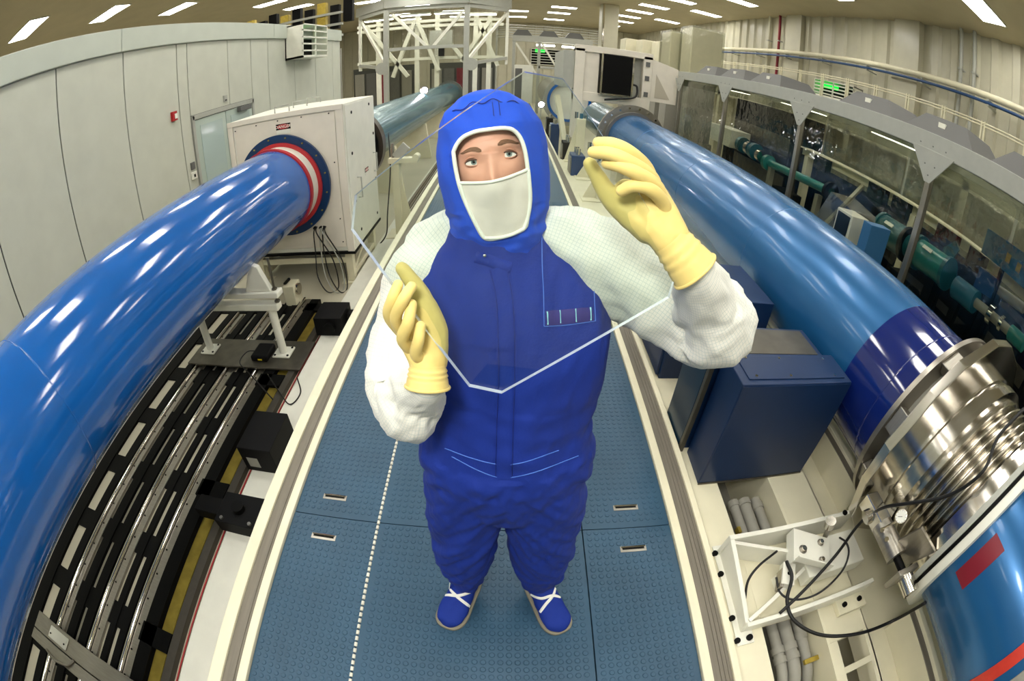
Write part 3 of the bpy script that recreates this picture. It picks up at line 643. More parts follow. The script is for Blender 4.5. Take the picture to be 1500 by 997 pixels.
for y0, y1 in ((-2.5, 0.22), (1.10, 9.5)):
    G().box(2.16, 2.25, y0, y1, -0.16, 0.07).obj('tube_beam', M_cream, t, bevel=0.004)
    G().box(2.162, 2.205, y0, y1, 0.07, 0.078).obj('tube_beam_strip', M_rubber, t)
    G().box(2.205, 2.25, y0, y1, 0.07, 0.105).obj('tube_beam_cap', M_cream, t, bevel=0.004)
for x in (1.1, 1.75, 2.7):
    for y in (-2, 1.2, 4, 7, 9.2): G().box(x - .05, x + .05, y - .05, y + .05, FZ, -0.51 if x < 1.2 else -0.2 if x > 2 else -0.08).obj('frame_leg', M_cream, t)
for y in (0.955, 0.83, 0.575, 0.45): G().cyl((1.075, y, PZ), (1.075, y, PZ + 0.014), 0.016, 12).obj('bolt', M_dark, t)
# pipes in the openings
for k, (x, r, lab) in enumerate([(1.375, 0.030, 'slim grey pipe lying in the pit beside the walkway edge'), (1.452, 0.038, 'thick grey pipe in the middle of the pit'), (1.540, 0.032, 'grey pipe with clamp on the tube side of the pit')]):
    t = thing('pipe', lab, 'pipe', (x, 0.8, -0.5), 'grey pipes in the pit')
    G().tube(spline([(x, 1.36, -0.17), (x, 1.0, -0.17), (x, 0.6, -0.17), (x, 0.30, -0.17), (x, 0.18, -0.19), (x, 0.06, -0.26), (x, -0.06, -0.36), (x, -0.3, -0.42)], 8), r, 14).obj('pipe_run', M_grey, t, smooth=40)
    for y in (1.34, 0.36, 0.30) if k != 2 else (1.3, 0.40):
        G().cyl((x, y - 0.02, -0.17), (x, y + 0.02, -0.17), r + 0.007, 14).obj('pipe_collar', M_grey, t, smooth=40)
    if k == 2: G().box(x - 0.045, x + 0.05, 0.22, 0.25, -0.148, -0.125).obj('brass_clamp', M_gold, t, bevel=0.004)
    if k == 0: G().box(x - 0.05, x - 0.03, 1.12, 1.16, -0.17, -0.13).obj('brass_valve', M_gold, t)
    G().box(x - 0.02, x + 0.02, 0.7, 0.74, -0.5, -0.2).obj('pipe_bracket', M_grey, t)
# blue cabinets
t = thing('steel_cabinet', 'blue steel cabinet with flat top cover next to the satin blue tube', 'cabinet', (1.45, 1.6, PZ))
G().box(1.10, 1.86, 1.42, 1.668, PZ, 0.70).obj('body', M_cab, t, bevel=0.006)
G().box(1.105, 1.855, 1.416, 1.42, PZ + 0.02, 0.69).obj('front_panel', M_cab, t)
tp = G().box(1.15, 1.82, 1.455, 1.64, 0.70, 0.706).obj('top_cover', M_cab, t, bevel=0.002)
for x in (1.2, 1.42, 1.75):
    for y in (1.475, 1.62): G().cyl((x, y, 0.706), (x, y, 0.711), 0.008, 8).obj('screw', M_chrome, tp)
G().box(1.10, 1.86, 1.414, 1.42, PZ, PZ + 0.012).obj('bottom_lip', M_plate, t)
t = thing('steel_cabinet', 'dark teal-blue cabinet with bright edge strip behind the flat-topped cabinet', 'cabinet', (1.45, 1.82, PZ))
G().box(1.075, 1.84, 1.70, 1.985, PZ, 0.66).obj('body', M_cab, t, bevel=0.006)
G().box(1.045, 1.075, 1.672, 1.70, PZ + 0.001, 0.66).obj('edge_strip', M_plate, t, bevel=0.003)
G().box(1.045, 1.074, 1.702, 1.985, PZ + 0.03, 0.66).obj('door', mat('cabinet_teal', (10, 42, 62), 0.3, noise_amt=.08), t, bevel=0.003)
G().box(1.16, 1.80, 1.72, 1.96, 0.66, 0.664).obj('top_cover', M_plate, t)  # steel grey stands in for light reflected off this cabinet top
G().cyl((1.06, 1.69, 0.66), (1.06, 1.69, 0.668), 0.008, 8).obj('screw', M_chrome, t)
t = thing('steel_cabinet', 'third blue cabinet farther along behind the white sleeve', 'cabinet', (1.45, 2.65, PZ))
G().box(1.09, 1.84, 2.36, 2.95, PZ, 0.62).obj('body', M_cab, t, bevel=0.006)
G().box(1.07, 1.09, 2.38, 2.93, PZ + .02, 0.60).obj('door', M_cab, t, bevel=0.003)
# white weldment bracket
t = thing('weldment_bracket', 'open cream steel bracket bolted to the frame with gussets inside', 'bracket', (1.5, 0.75, PZ))
G().prism([(1.09, PZ), (1.98, PZ), (1.98, 0.13), (1.10, 0.125)], 'y', 0.945, 0.972).obj('back_plate', M_white, t, bevel=0.003)
G().prism([(1.10, PZ), (1.94, PZ), (1.94, 0.10), (1.11, 0.045)], 'y', 0.490, 0.515).obj('front_plate', M_white, t, bevel=0.003)
G().prism([(0.49, PZ), (0.972, PZ), (0.972, 0.125), (0.515, 0.045)], 'x', 1.10, 1.125).obj('side_plate', M_white, t, bevel=0.003)
G().box(1.07, 1.165, 0.42, 1.0, PZ, PZ + 0.008).obj('foot_flange', M_white, t, bevel=0.002)
G().bar((1.12, 0.94, 0.04), (1.52, 0.80, 0.03), 0.02, 0.13).obj('gusset', M_white, t)
G().bar((1.12, 0.52, 0.01), (1.52, 0.72, 0.02), 0.02, 0.09).obj('gusset', M_white, t)
G().bar((1.52, 0.76, 0.03), (1.95, 0.76, 0.03), 0.22, 0.10).obj('centre_block', M_white, t, bevel=0.005)
G().box(1.70, 1.92, 0.40, 0.50, PZ, PZ + 0.035).obj('clamp_lug', M_cream, t, bevel=0.004)
for x in (1.75, 1.87): G().cyl((x, 0.45, PZ + 0.035), (x, 0.45, PZ + 0.048), 0.016, 10).obj('bolt', M_dark, t)
for x, y in ((1.14, 0.45), (1.90, 0.958)): G().cyl((x, y, PZ if y < .9 else 0.13), (x, y, PZ + 0.02 if y < .9 else 0.14), 0.017, 10).obj('bolt', M_dark, t)
G().cyl((1.72, 0.86, 0.08), (1.68, 0.87, 0.20), 0.016, 12).obj('stud', M_brushed, t, smooth=40)
G().cyl((1.68, 0.87, 0.19), (1.665, 0.875, 0.235), 0.032, 14).obj('stud_head', M_steel, t, smooth=40)
t = thing('angle_bracket', 'small white angle bracket with three slotted bolts on the cream weldment', 'bracket', (1.55, 0.78, 0.08))
RT = Matrix.Rotation(math.radians(-22), 3, 'Z') @ Matrix.Rotation(math.radians(8), 3, 'Y')
c0 = Vector((1.56, 0.79, 0.125))
G().obox(c0, (0.26, 0.20, 0.012), RT).obj('plate', M_white, t, bevel=0.002)
G().obox(c0 + RT @ Vector((-0.125, 0, -0.03)), (0.012, 0.20, 0.07), RT).obj('flange', M_white, t, bevel=0.002)
G().obox(c0 + RT @ Vector((0, -0.095, 0.02)), (0.25, 0.010, 0.05), RT).obj('flange', M_white, t, bevel=0.002)
for dx, dy, r in ((-0.07, -0.02, 0.026), (0.06, 0.055, 0.022), (0.065, -0.055, 0.020)):
    w0 = c0 + RT @ Vector((dx, dy, 0.006)); w1 = c0 + RT @ Vector((dx, dy, 0.010)); w2 = c0 + RT @ Vector((dx, dy, 0.024))
    wa = G().cyl(w0, w1, r, 18).obj('washer', M_brushed, t, smooth=40)
    G().cyl(w1, w2, r * 0.62, 12).obj('bolt_head', M_chrome, wa, smooth=40)
t = thing('connector_box', 'white connector box with dark screw and black cables on the weldment', 'connector', (1.38, 0.72, 0.02))
R2 = Matrix.Rotation(math.radians(-25), 3, 'Z')
G().obox((1.385, 0.70, 0.075), (0.075, 0.13, 0.05), R2).obj('housing', M_white, t, bevel=0.003)
G().obox((1.345, 0.69, 0.065), (0.02, 0.11, 0.06), R2).obj('side_bracket', M_brushed, t, bevel=0.002)
G().cyl((1.385, 0.70, 0.10), (1.385, 0.70, 0.103), 0.010, 10).obj('screw', M_dark, t)
G().box(1.36, 1.41, 0.66, 0.74, PZ, 0.05).obj('mount', M_white, t)
# dial gauge and actuator hanging from the coupling
t = thing('positioning_actuator', 'steel positioning actuator with clear bracket beneath the bellows', 'actuator', (1.85, 0.62, 0.3))
pa, pb_ = at(1285, 755, x=1.80), at(1335, 868, x=1.80)
ax = (pb_ - pa)
def along(u): return pa + ax * u
G().cyl(along(0.12), along(0.55), 0.058, 20).obj('barrel', M_brushed, t, smooth=40)
G().cyl(along(0.55), along(0.72), 0.022, 12).obj('plunger', M_dark, t, smooth=40)
G().cyl(along(0.80), along(1.0), 0.045, 18).obj('end_cap', M_steel, t, smooth=40)
G().bar(along(0.74) - Vector((0.02, 0, 0)), along(0.8) - Vector((0.02, 0, 0)), 0.16, 0.12).obj('clamp_block', M_brushed, t, bevel=0.005)
G().bar(along(-0.25), along(0.14), 0.09, 0.09).obj('mount_block', M_steel, t, bevel=0.006)
G().cyl(along(-0.05), along(-0.05) + Vector((-0.06, 0, -0.03)), 0.04, 16).obj('ball_joint', M_steel, t, smooth=40)
e0 = at(1340, 800, x=1.84); G().obox(e0, (0.02, 0.16, 0.20), Matrix.Rotation(0.3, 3, 'X') @ Matrix.Rotation(0.5, 3, 'Z')).obj('bracket_plate', M_brushed, t, bevel=0.003)
for u in (0.22, 0.34): G().cyl(along(u) + Vector((-0.05, 0, 0.03)), along(u) + Vector((-0.062, 0, 0.04)), 0.013, 10).obj('screw', M_chrome, t)
t = thing('dial_gauge', 'round white dial gauge with needle clamped near the actuator', 'gauge', at(1320, 756, x=1.76))
dc = at(1320, 756, x=1.76); dn = (CP - dc).normalized()
G().cyl(dc - dn * 0.025, dc, 0.034, 28).obj('case', M_chrome, t, smooth=40)
G().cyl(dc, dc + dn * 0.002, 0.030, 28).obj('dial_face', M_trim, t)
sx = dn.cross(Vector((0, 0, 1))).normalized(); sy = sx.cross(dn)
for k in range(12):
    a = 2 * pi * k / 12; p = dc + dn * 0.0025 + (sx * math.cos(a) + sy * math.sin(a)) * 0.025
    G().bar(p, p + (sx * math.cos(a) + sy * math.sin(a)) * 0.004, 0.0012).obj('tick_mark', M_dark, t)
G().bar(dc + dn * 0.003 - sx * 0.006 + sy * 0.004, dc + dn * 0.003 + sx * 0.012 - sy * 0.012, 0.0016).obj('needle', M_dark, t)
G().cyl(dc - sy * 0.03 - dn * 0.012, dc - sy * 0.10 - dn * 0.012 - sx * -0.03, 0.006, 8).obj('stem', M_chrome, t, smooth=40)
# black cables on the right
def pxcable(name_label, pts, r=0.008):
    o = G().tube(spline([at(p[0], p[1], **p[2]) for p in pts], 8), r, 8).obj('cable', M_cable, None, smooth=True)
    tag(o, name_label, 'cable'); return o
pxcable('short black cable curving over the cream weldment to its connector', [(1091, 878, dict(z=0.0)), (1096, 850, dict(z=0.06)), (1112, 828, dict(z=0.10)), (1138, 807, dict(z=0.10))], 0.007)
pxcable('black cable dropping from the connector and sweeping to the near tube', [(1152, 822, dict(z=0.10)), (1160, 845, dict(z=0.12)), (1153, 880, dict(z=0.08)), (1165, 910, dict(z=0.06)), (1205, 930, dict(z=0.06)), (1260, 927, dict(z=0.08)), (1310, 908, dict(z=0.12)), (1356, 882, dict(x=1.92))], 0.010)
pxcable('long black cable rising past the dial gauge across the bellows', [(1142, 898, dict(z=0.06)), (1180, 862, dict(z=0.12)), (1225, 812, dict(z=0.18)), (1258, 768, dict(z=0.24)), (1290, 745, dict(x=1.74)), (1330, 737, dict(x=1.74)), (1390, 725, dict(x=1.80)), (1440, 690, dict(x=1.84)), (1462, 640, dict(x=1.93)), (1500, 598, dict(x=2.05))], 0.009)
pxcable('thin black cable looping around the slotted angle bracket', [(1137, 845, dict(z=0.08)), (1143, 868, dict(z=0.06)), (1165, 878, dict(z=0.08)), (1200, 868, dict(z=0.12)), (1232, 838, dict(z=0.16)), (1243, 812, dict(z=0.20)), (1240, 795, dict(z=0.20)), (1230, 787, dict(z=0.16))], 0.006)

# ------------------------------------------------------------------ curtain enclosure behind the right tube
EX = 3.8
t = thing('curtain_enclosure', 'grey framed clear-curtain enclosure running along the satin blue tube', 'enclosure', (EX, 5, FZ))
PY = [0.4, 2.85, 5.28, 7.75, 10.15]
G().box(EX - 0.03, EX + 0.12, -2.0, 10.3, 2.08, 2.27).obj('fascia', M_fgrey, t, bevel=0.006)
for y in PY + [-1.95]:
    p = G().box(EX - 0.03, EX + 0.04, y - 0.035, y + 0.035, FZ, 2.08).obj('post', M_brushed, t, bevel=0.006)
    gs = G().prism([(y - 0.30, 2.10), (y - 0.04, 1.78), (y + 0.04, 1.78), (y + 0.30, 2.10)], 'x', EX - 0.045, EX - 0.031).obj('gusset_plate', M_fgrey, t, bevel=0.003)
    for dy, z in ((-0.18, 2.14), (0.0, 2.14), (0.18, 2.14), (-0.07, 1.95), (0.07, 1.95), (0, 1.85)):
        G().cyl((EX - 0.05, y + dy, z), (EX - 0.045, y + dy, z), 0.008, 6).obj('rivet', M_hood, gs)
for a, b in zip(PY[:-1], PY[1:]):
    G().box(EX + 0.02, EX + 0.024, a + 0.04, b - 0.04, FZ, 2.09).obj('curtain_pane', M_pane, t)
    G().box(EX + 0.05, EX + 0.054, a + 0.04, b - 0.04, 1.93, 2.085).obj('curtain_valance', M_film, t)
G().box(EX + 0.02, EX + 0.024, -1.9, PY[0] - 0.04, FZ, 2.09).obj('curtain_pane', M_pane, t)
G().box(6.3, 6.42, -2.0, 10.3, 2.08, 2.27).obj('back_fascia', M_fgrey, t)
for y in PY: G().box(6.3, 6.38, y - 0.035, y + 0.035, FZ, 2.08).obj('back_post', M_fgrey, t); G().box(EX + 0.1, 6.3, y - 0.03, y + 0.03, 2.13, 2.22).obj('roof_bar', M_fgrey, t)
G().box(6.24, 6.26, -2.0, 10.3, FZ, 1.0).obj('dark_backing', M_black, t)  # black sheet added to darken the low interior behind the equipment
for a, b in zip(PY[:-1], PY[1:]): G().box(6.27, 6.275, a + .04, b - .04, 1.0, 2.09).obj('back_curtain', M_film, t)
# lit tubes inside the roof
for y in (4.0, 6.4, 9.0):
    o = thing('strip_light', 'lit strip light under the curtain enclosure roof', 'light', (4.6, y, 2.1), 'strip lights in the curtain enclosure')
    G().box(4.5, 4.7, y - 0.6, y + 0.6, 2.06, 2.12).obj('housing', M_white, o); G().box(4.52, 4.68, y - 0.58, y + 0.58, 2.05, 2.06).obj('tube', mat('strip_lamp', (255, 252, 240), .5, emit=9), o)
# dark grey fan hoods on the roof
hp = None
hood_lab = 'dark grey sloped filter hood on the curtain enclosure roof'
for i, y in enumerate([0.5, 1.75, 3.0, 4.25, 6.75, 8.0, 9.25]):
    if hp is None:
        hp = thing('filter_hood', hood_lab, 'hood', (4.35, y, 2.27), 'filter hoods on the enclosure roof')
        g = G(); b = [(3.98, y - 0.52, 2.27), (4.85, y - 0.52, 2.27), (4.85, y + 0.52, 2.27), (3.98, y + 0.52, 2.27)]; u = [(4.12, y - 0.3, 2.5), (4.7, y - 0.3, 2.5), (4.7, y + 0.3, 2.5), (4.12, y + 0.3, 2.5)]
        g.add(b + u, [(3, 2, 1, 0), (4, 5, 6, 7)] + [(k, (k + 1) % 4, (k + 1) % 4 + 4, k + 4) for k in range(4)]); g.obj('hood_shell', M_hood, hp)
        G().box(4.05, 4.09, y - .05, y + .05, 2.36, 2.44).obj('latch', M_white, hp)
    else:
        c = copy_tree(hp); c.location = (4.35, y, 2.27)
# equipment inside the enclosure
IX = 4.75
def inside(name, label, cat, p0, p1, segs, m, group=None):
    """stepped cylinder from p0 to p1; segs = [(u0,u1,r,name,material)]"""
    p0 = Vector(p0); p1 = Vector(p1); t = thing(name, label, cat, (p0 + p1) / 2 - Vector((0, 0, 0.2)), group)
    for u0, u1, r, nm, mm in segs: G().cyl(p0.lerp(p1, u0), p0.lerp(p1, u1), r, 20).obj(nm, mm or m, t, smooth=40)
    return t
def legs(t, x, ys, z0, m=M_dark, wd=0.05):
    for y in ys: G().box(x - wd, x + wd, y - wd, y + wd, FZ, z0).obj('stand_leg', m, t)
a1 = at(1120, 236, x=IX); b1 = at(1218, 282, x=IX)
tt = inside('vacuum_pipe', 'slim teal vacuum pipe with end flange inside the enclosure', 'pipe', a1, b1, [(0.0, 1, 0.075, 'pipe_run', None), (0.04, 0.09, 0.15, 'flange', None), (0.45, .48, 0.09, 'pipe_collar', None), (0.97, 1, 0.16, 'flange', M_dark)], M_teal)
legs(tt, IX, (a1.y - .3, b1.y + .3), a1.z - 0.05, M_grey)
a2 = at(1290, 333, x=IX); b2 = at(1390, 402, x=IX)
tt = inside('amplifier_housing', 'fat deep teal cylinder with white label plates behind the curtain', 'amplifier', a2, b2, [(0.0, .42, 0.20, 'drum', None), (.02, .05, .225, 'drum_ring', None), (.40, .44, .23, 'drum_ring', M_dark), (.44, .56, .15, 'neck', None), (.56, .60, .22, 'drum_ring', None), (.60, .98, .18, 'drum', M_teal), (.96, 1, .2, 'drum_ring', None)], M_dteal)
for u in (0.2, 0.75):
    c = a2.lerp(b2, u) + Vector((-0.16, 0, 0.13)); G().obox(c, (0.012, 0.16, 0.05), Matrix.Rotation(0.75, 3, 'Y')).obj('label_plate', M_trim, tt)
legs(tt, IX, (a2.y - .2, b2.y + .2), a2.z - 0.1, M_dark, .07)
a3 = at(1400, 420, x=IX); b3 = at(1500, 505, x=IX)
tt = inside('beam_pipe', 'pale grey pipe with chrome clamps and teal end past the teal cylinders', 'pipe', a3, b3, [(0.0, .3, 0.13, 'square_housing', M_bpanel), (.28, .8, 0.055, 'pipe_run', None), (.5, .56, .11, 'clamp', M_chrome), (.66, .70, .09, 'clamp', M_chrome), (.8, 1, .085, 'teal_pipe', M_teal)], M_grey)
legs(tt, IX, (a3.y - .1, b3.y + .1), a3.z - 0.05, M_dark)
a4 = at(1455, 420, x=5.2); b4 = at(1500, 452, x=5.2)
tt = inside('beam_pipe', 'second pale pipe farther inside beyond the blue plate', 'pipe', a4, b4, [(0, 1, .06, 'pipe_run', None), (0, .06, .09, 'flange', None)], M_grey); legs(tt, 5.2, (a4.y - .1,), a4.z - .03)
# blue sheet panels
def panel(label, p, m, x, thick=0.03):
    P = [at(*q, x=x) for q in p]; t = thing('sheet_panel', label, 'panel', (x, sum(v.y for v in P) / len(P), min(v.z for v in P)))
    G().prism([(v.y, v.z) for v in P], 'x', x, x + thick).obj('sheet', m, t, bevel=0.002)
    y = sum(v.y for v in P) / len(P); G().box(x + thick, x + thick + 0.05, y - 0.03, y + 0.03, FZ, min(v.z for v in P) + 0.15).obj('post', M_dark, t)
    return t, P
tt, P = panel('large teal-blue sheet panel with two square cutouts', [(1447, 334), (1500, 370), (1505, 428), (1437, 369)], M_bpanel, 5.05)
for p in ((1477, 378), (1492, 392)):
    c = at(*p, x=5.05); G().box(5.044, 5.05, c.y - .035, c.y + .035, c.z - .05, c.z + .05).obj('cutout_plate', M_gold, tt)
tt, P = panel('small square bright blue sheet panel tilted among the pipes', [(1436, 390), (1460, 408), (1450, 437), (1425, 420)], mat('mid_blue', (16, 70, 140), .4), 4.98)
tt, P = panel('small teal box plate beside the fat teal cylinder', [(1382, 362), (1400, 352), (1405, 366), (1396, 378), (1380, 372)], M_dteal, 5.0)
# cream cable tray beam with black blocks
t = thing('tray_beam', 'long cream beam with black blocks inside the enclosure', 'beam', (5.6, 4, 1.2))
pz = 1.9 - 0.105 * 5.6
G().box(5.55, 5.65, -1.5, 7.5, pz - 0.13, pz).obj('beam', M_cream, t, bevel=0.004)
G().box(5.45, 5.75, -1.5, 7.5, pz, pz + 0.02).obj('top_flange', M_cream, t)
for y in (0.5, 4.3, 7.3): G().box(5.52, 5.68, y - .06, y + .06, FZ, pz - 0.13).obj('beam_leg', M_cream, t)
for y0, y1 in ((4.9, 5.3), (4.35, 4.7), (3.3, 3.7), (2.75, 3.05), (6.5, 6.9)):
    G().box(5.4, 5.55, y0, y1, pz - 0.25, pz + 0.0).obj('black_block', M_black, t, bevel=0.005)
G().bar((5.6, 7.0, FZ), (5.6, 5.6, pz - 0.13), 0.06).obj('brace', M_cream, t)
# dark equipment racks deep inside
for i, (x, y, wd, dp, hh, lab) in enumerate([(5.75, 8.95, 0.4, 2.6, 2.6, 'tall black equipment rack deep inside the enclosure'), (5.15, 7.25, 0.2, 0.6, 1.1, 'black instrument cart beside the slim teal pipe'), (5.3, 3.4, 0.2, 1.4, 1.1, 'low black rack below the cream beam'), (5.9, 2.0, .3, 1.0, 1.6, 'black frame rack behind the blue sheet panels')]):
    t = thing('equipment_rack', lab, 'rack', (x, y, FZ))
    G().box(x - wd, x + wd, y - dp / 2, y + dp / 2, FZ, FZ + hh).obj('cabinet', M_black, t, bevel=0.01)
    for k in range(6):
        z = FZ + 0.1 + k * (hh - 0.2) / 6; G().box(x - wd - 0.012, x - wd, y - dp / 2 + 0.05, y + dp / 2 - 0.05, z, z + (hh - 0.2) / 6 - 0.03).obj('drawer_front', M_dark if k % 2 else M_plate, t)
t = thing('amplifier_housing', 'white box housing with chrome and teal fittings inside the enclosure', 'amplifier', (4.75, 8.3, 0.3))
c = at(1070, 200, x=4.9); G().box(4.65, 5.15, c.y - 0.5, c.y + 0.6, c.z - 0.2, c.z + 0.2).obj('housing', M_white, t, bevel=0.01)
for k, (px, py, r) in enumerate([(1088, 212, .17), (1098, 217, .14), (1106, 222, .17), (1114, 228, .12)]):
    c2 = at(px, py, x=IX); G().cyl(c2 + Vector((0, .06, 0)), c2 - Vector((0, .06, 0)), r, 18).obj('ring_fitting', M_chrome if k % 2 else M_dteal, t, smooth=40)
G().box(4.8, 5.0, c.y - .1, c.y + .1, FZ, c.z - .2).obj('stand_leg', M_dark, t)
# film-wrapped instrument next to the tube
c = at(1240, 318, x=3.45)
t = thing('instrument_cart', 'instrument cart with dark screen wrapped in clear film behind the satin tube', 'cart', (3.45, c.y, FZ))
G().box(3.25, 3.65, c.y - 0.35, c.y + 0.35, c.z - 0.28, c.z - 0.24).obj('shelf', M_white, t, bevel=0.006)
G().box(3.33, 3.6, c.y - 0.22, c.y + 0.05, c.z - 0.24, c.z + 0.08).obj('screen_housing', M_white, t, bevel=0.01)
G().box(3.322, 3.33, c.y - 0.19, c.y + 0.02, c.z - 0.18, c.z + 0.05).obj('screen', M_dark, t)
G().prism([(c.y - 0.36, c.z - 0.24), (c.y + 0.36, c.z - 0.24), (c.y + 0.14, c.z + 0.2), (c.y - 0.26, c.z + 0.14)], 'x', 3.26, 3.64).obj('film_cover', M_film, t)
G().box(3.3, 3.62, c.y - 0.55, c.y - 0.42, c.z - 0.45, c.z + 0.12).obj('binder_box', mat('binder_blue', (40, 90, 130), .5), t, bevel=0.006)
G().box(3.28, 3.64, c.y - 0.62, c.y - 0.40, c.z - 0.49, c.z - 0.45).obj('side_shelf', M_brushed, t)
for dy in (-.5, .3): G().box(3.28, 3.34, c.y + dy, c.y + dy + .06, FZ, c.z - .28 if dy > 0 else c.z - .49).obj('cart_leg', M_brushed, t); G().box(3.58, 3.64, c.y + dy, c.y + dy + .06, FZ, c.z - .28 if dy > 0 else c.z - .49).obj('cart_leg', M_brushed, t)

# ------------------------------------------------------------------ fixtures on the walls
def wallpipe(label, x, z, r, m, y0=4.0 - 8, y1=30):
    t = thing('wall_pipe', label, 'pipe', (x, 10, z - r)); G().cyl((x, y0, z), (x, y1, z), r, 14).obj('pipe_run', m, t, smooth=40)
    for y in range(int(y0) + 1, int(y1), 2): G().box(x - r, RX - 0.07, y - 0.03, y + 0.03, z - r - 0.03, z - r).obj('pipe_bracket', M_fgrey, t)
wallpipe('cream insulated pipe running high along the corrugated wall', 8.45, 3.97, 0.075, M_cream)
wallpipe('slim blue pipe under the cream pipe on the corrugated wall', 8.42, 3.82, 0.034, mat('pipe_blue', (44, 76, 120), .4))
t = thing('hand_rail', 'cream double hand rail in front of the corrugated wall', 'rail', (8.1, 8, 2.2))
for z in (3.32, 3.26): G().cyl((8.1, -3, z), (8.1, 19, z), 0.018, 8).obj('rail_bar', M_cream, t, smooth=40)
for k in range(20): G().box(8.08, 8.12, -3 + 1.12 * k - .02, -3 + 1.12 * k + .02, 2.2, 3.36).box(8.08, 8.12, -3 + 1.12 * k + .06, -3 + 1.12 * k + .1, 2.2, 3.36).obj('rail_post', M_cream, t)
t2 = thing('gallery_ledge', 'cream gallery ledge below the hand rail', 'ledge', (8.4, 8, 2.1)); G().box(8.0, 8.62, -4, 20, 2.08, 2.2).obj('ledge_slab', M_corr, t2); G().box(8.0, 8.04, -4, 20, 1.9, 2.08).obj('ledge_lip', M_corr, t2)
for y in range(-3, 20, 4): G().box(8.0, 8.2, y - .1, y + .1, FZ, 2.08).obj('ledge_column', M_corr, t2)
for y, m, lab in ((13.9, M_darkred, 'dark red vertical sprinkler pipe on the corrugated wall'), (14.6, M_corr, 'cream vertical conduit beside the dark red pipe'), (5.6, M_fgrey, 'grey vertical conduit nearest the hand rail end'), (6.0, M_fgrey, 'grey vertical conduit paired with another on the corrugated wall')):
    t = thing('conduit', lab, 'pipe', (8.6, y, FZ)); G().cyl((8.66, y, 2.2), (8.66, y, CZ), 0.05, 10).obj('pipe_run', m, t, smooth=40); G().box(8.6, 8.79, y - .06, y + .06, 4.4, 4.44).obj('pipe_clip', M_fgrey, t)
def cage(label, x0, x1, y0, y1, z0, z1, face):
    """louvred guard box around a green exit light; face = '+x', '-x' or '-y'"""
    t = thing('exit_sign', label, 'sign', ((x0 + x1) / 2, (y0 + y1) / 2, z0))
    b = 0.04
    if face in '+x-x':
        xf = x1 if face == '+x' else x0; d0, d1 = (xf - 0.03, xf) if face == '+x' else (xf, xf + 0.03); xb0, xb1 = (x0, x0 + 0.03) if face == '+x' else (x1 - 0.03, x1)
        G().box(xb0, xb1, y0, y1, z0, z1).obj('back_plate', M_dark, t)
        G().box(x0, x1, y0, y0 + 0.03, z0, z1).box(x0, x1, y1 - 0.03, y1, z0, z1).box(x0, x1, y0, y1, z0, z0 + 0.05).box(x0, x1, y0, y1, z1 - 0.03, z1).obj('frame', M_white, t)
        for k in range(1, 5): z = z0 + (z1 - z0) * k / 5; G().box(d0, d1, y0, y1, z - 0.018, z + 0.018).obj('slat', M_white, t)
        ym = (y0 + y1) / 2; G().box(d0, d1, ym - 0.02, ym + 0.02, z0, z1).obj('mullion', M_white, t)
        xm = x0 + 0.05 if face == '+x' else x1 - 0.08
        G().box(xm, xm + 0.03, y0 + 0.08 if face == '+x' else ym + 0.1, ym - 0.1 if face == '+x' else y1 - 0.08, z1 - 0.19, z1 - 0.06).obj('green_lamp', M_green, t)
    else:
        G().box(x0, x1, y1 - 0.03, y1, z0, z1).obj('back_plate', M_dark, t)
        G().box(x0, x0 + b, y0, y1, z0, z1).box(x1 - b, x1, y0, y1, z0, z1).box(x0, x1, y0, y1, z0, z0 + b).box(x0, x1, y0, y1, z1 - b, z1).obj('frame', M_white, t)
        for k in range(1, 6): z = z0 + (z1 - z0) * k / 6; G().box(x0, x1, y0, y0 + 0.03, z - 0.02, z + 0.02).obj('slat', M_white, t)
        G().box(x0 + 0.3, x0 + 0.95, y1 - 0.1, y1 - 0.05, z1 - 0.26, z1 - 0.06).obj('green_lamp', M_green, t)
cage('green exit light in a white louvred guard on the partition wall', WX, -4.45, 9.5, 10.95, 2.5, 3.33, '+x')
cage('green exit light in a white louvred guard on the gallery', 8.2, 8.55, 9.2, 11.0, 2.7, 3.2, '-x')
G().box(8.34, 8.4, 10.05, 10.15, 2.2, 2.7).obj('sign_post', M_white, bpy.data.objects['exit_sign.001'])
cage('small green exit light in a louvred guard at the end wall', 1.3, 3.5, 32.6, 32.94, 2.25, 3.45, '-y')
t = thing('fire_alarm', 'small red fire alarm pull box on the partition wall', 'alarm', (WX, 5.5, 1.8))
G().box(WX, WX + 0.05, 5.44, 5.56, 1.8, 1.95).obj('case', mat('alarm_red', (176, 30, 34), .4), t, bevel=0.006); G().box(WX + 0.05, WX + 0.06, 5.49, 5.55, 1.83, 1.91).obj('pull_lever', M_trim, t)
t = thing('card_reader', 'grey card reader above a white keypad beside the double door', 'reader', (WX, 5.83, 0.78))
G().box(WX, WX + 0.03, 5.78, 5.88, 0.92, 1.04).obj('reader', M_hood, t, bevel=0.004); G().box(WX, WX + 0.03, 5.76, 5.9, 0.76, 0.88).obj('keypad', M_white, t, bevel=0.004); G().box(WX + .03, WX + .034, 5.81, 5.85, 0.79, 0.84).obj('display', M_dark, t)
t = thing('wall_sensor', 'tiny grey box on the panel above the double door', 'sensor', (WX, 6.98, 1.86)); G().box(WX, WX + 0.03, 6.94, 7.04, 1.86, 1.98).obj('case', M_fgrey, t, bevel=0.004); G().box(WX + .03, WX + .034, 6.96, 7.02, 1.88, 1.9).obj('slot', M_dark, t)

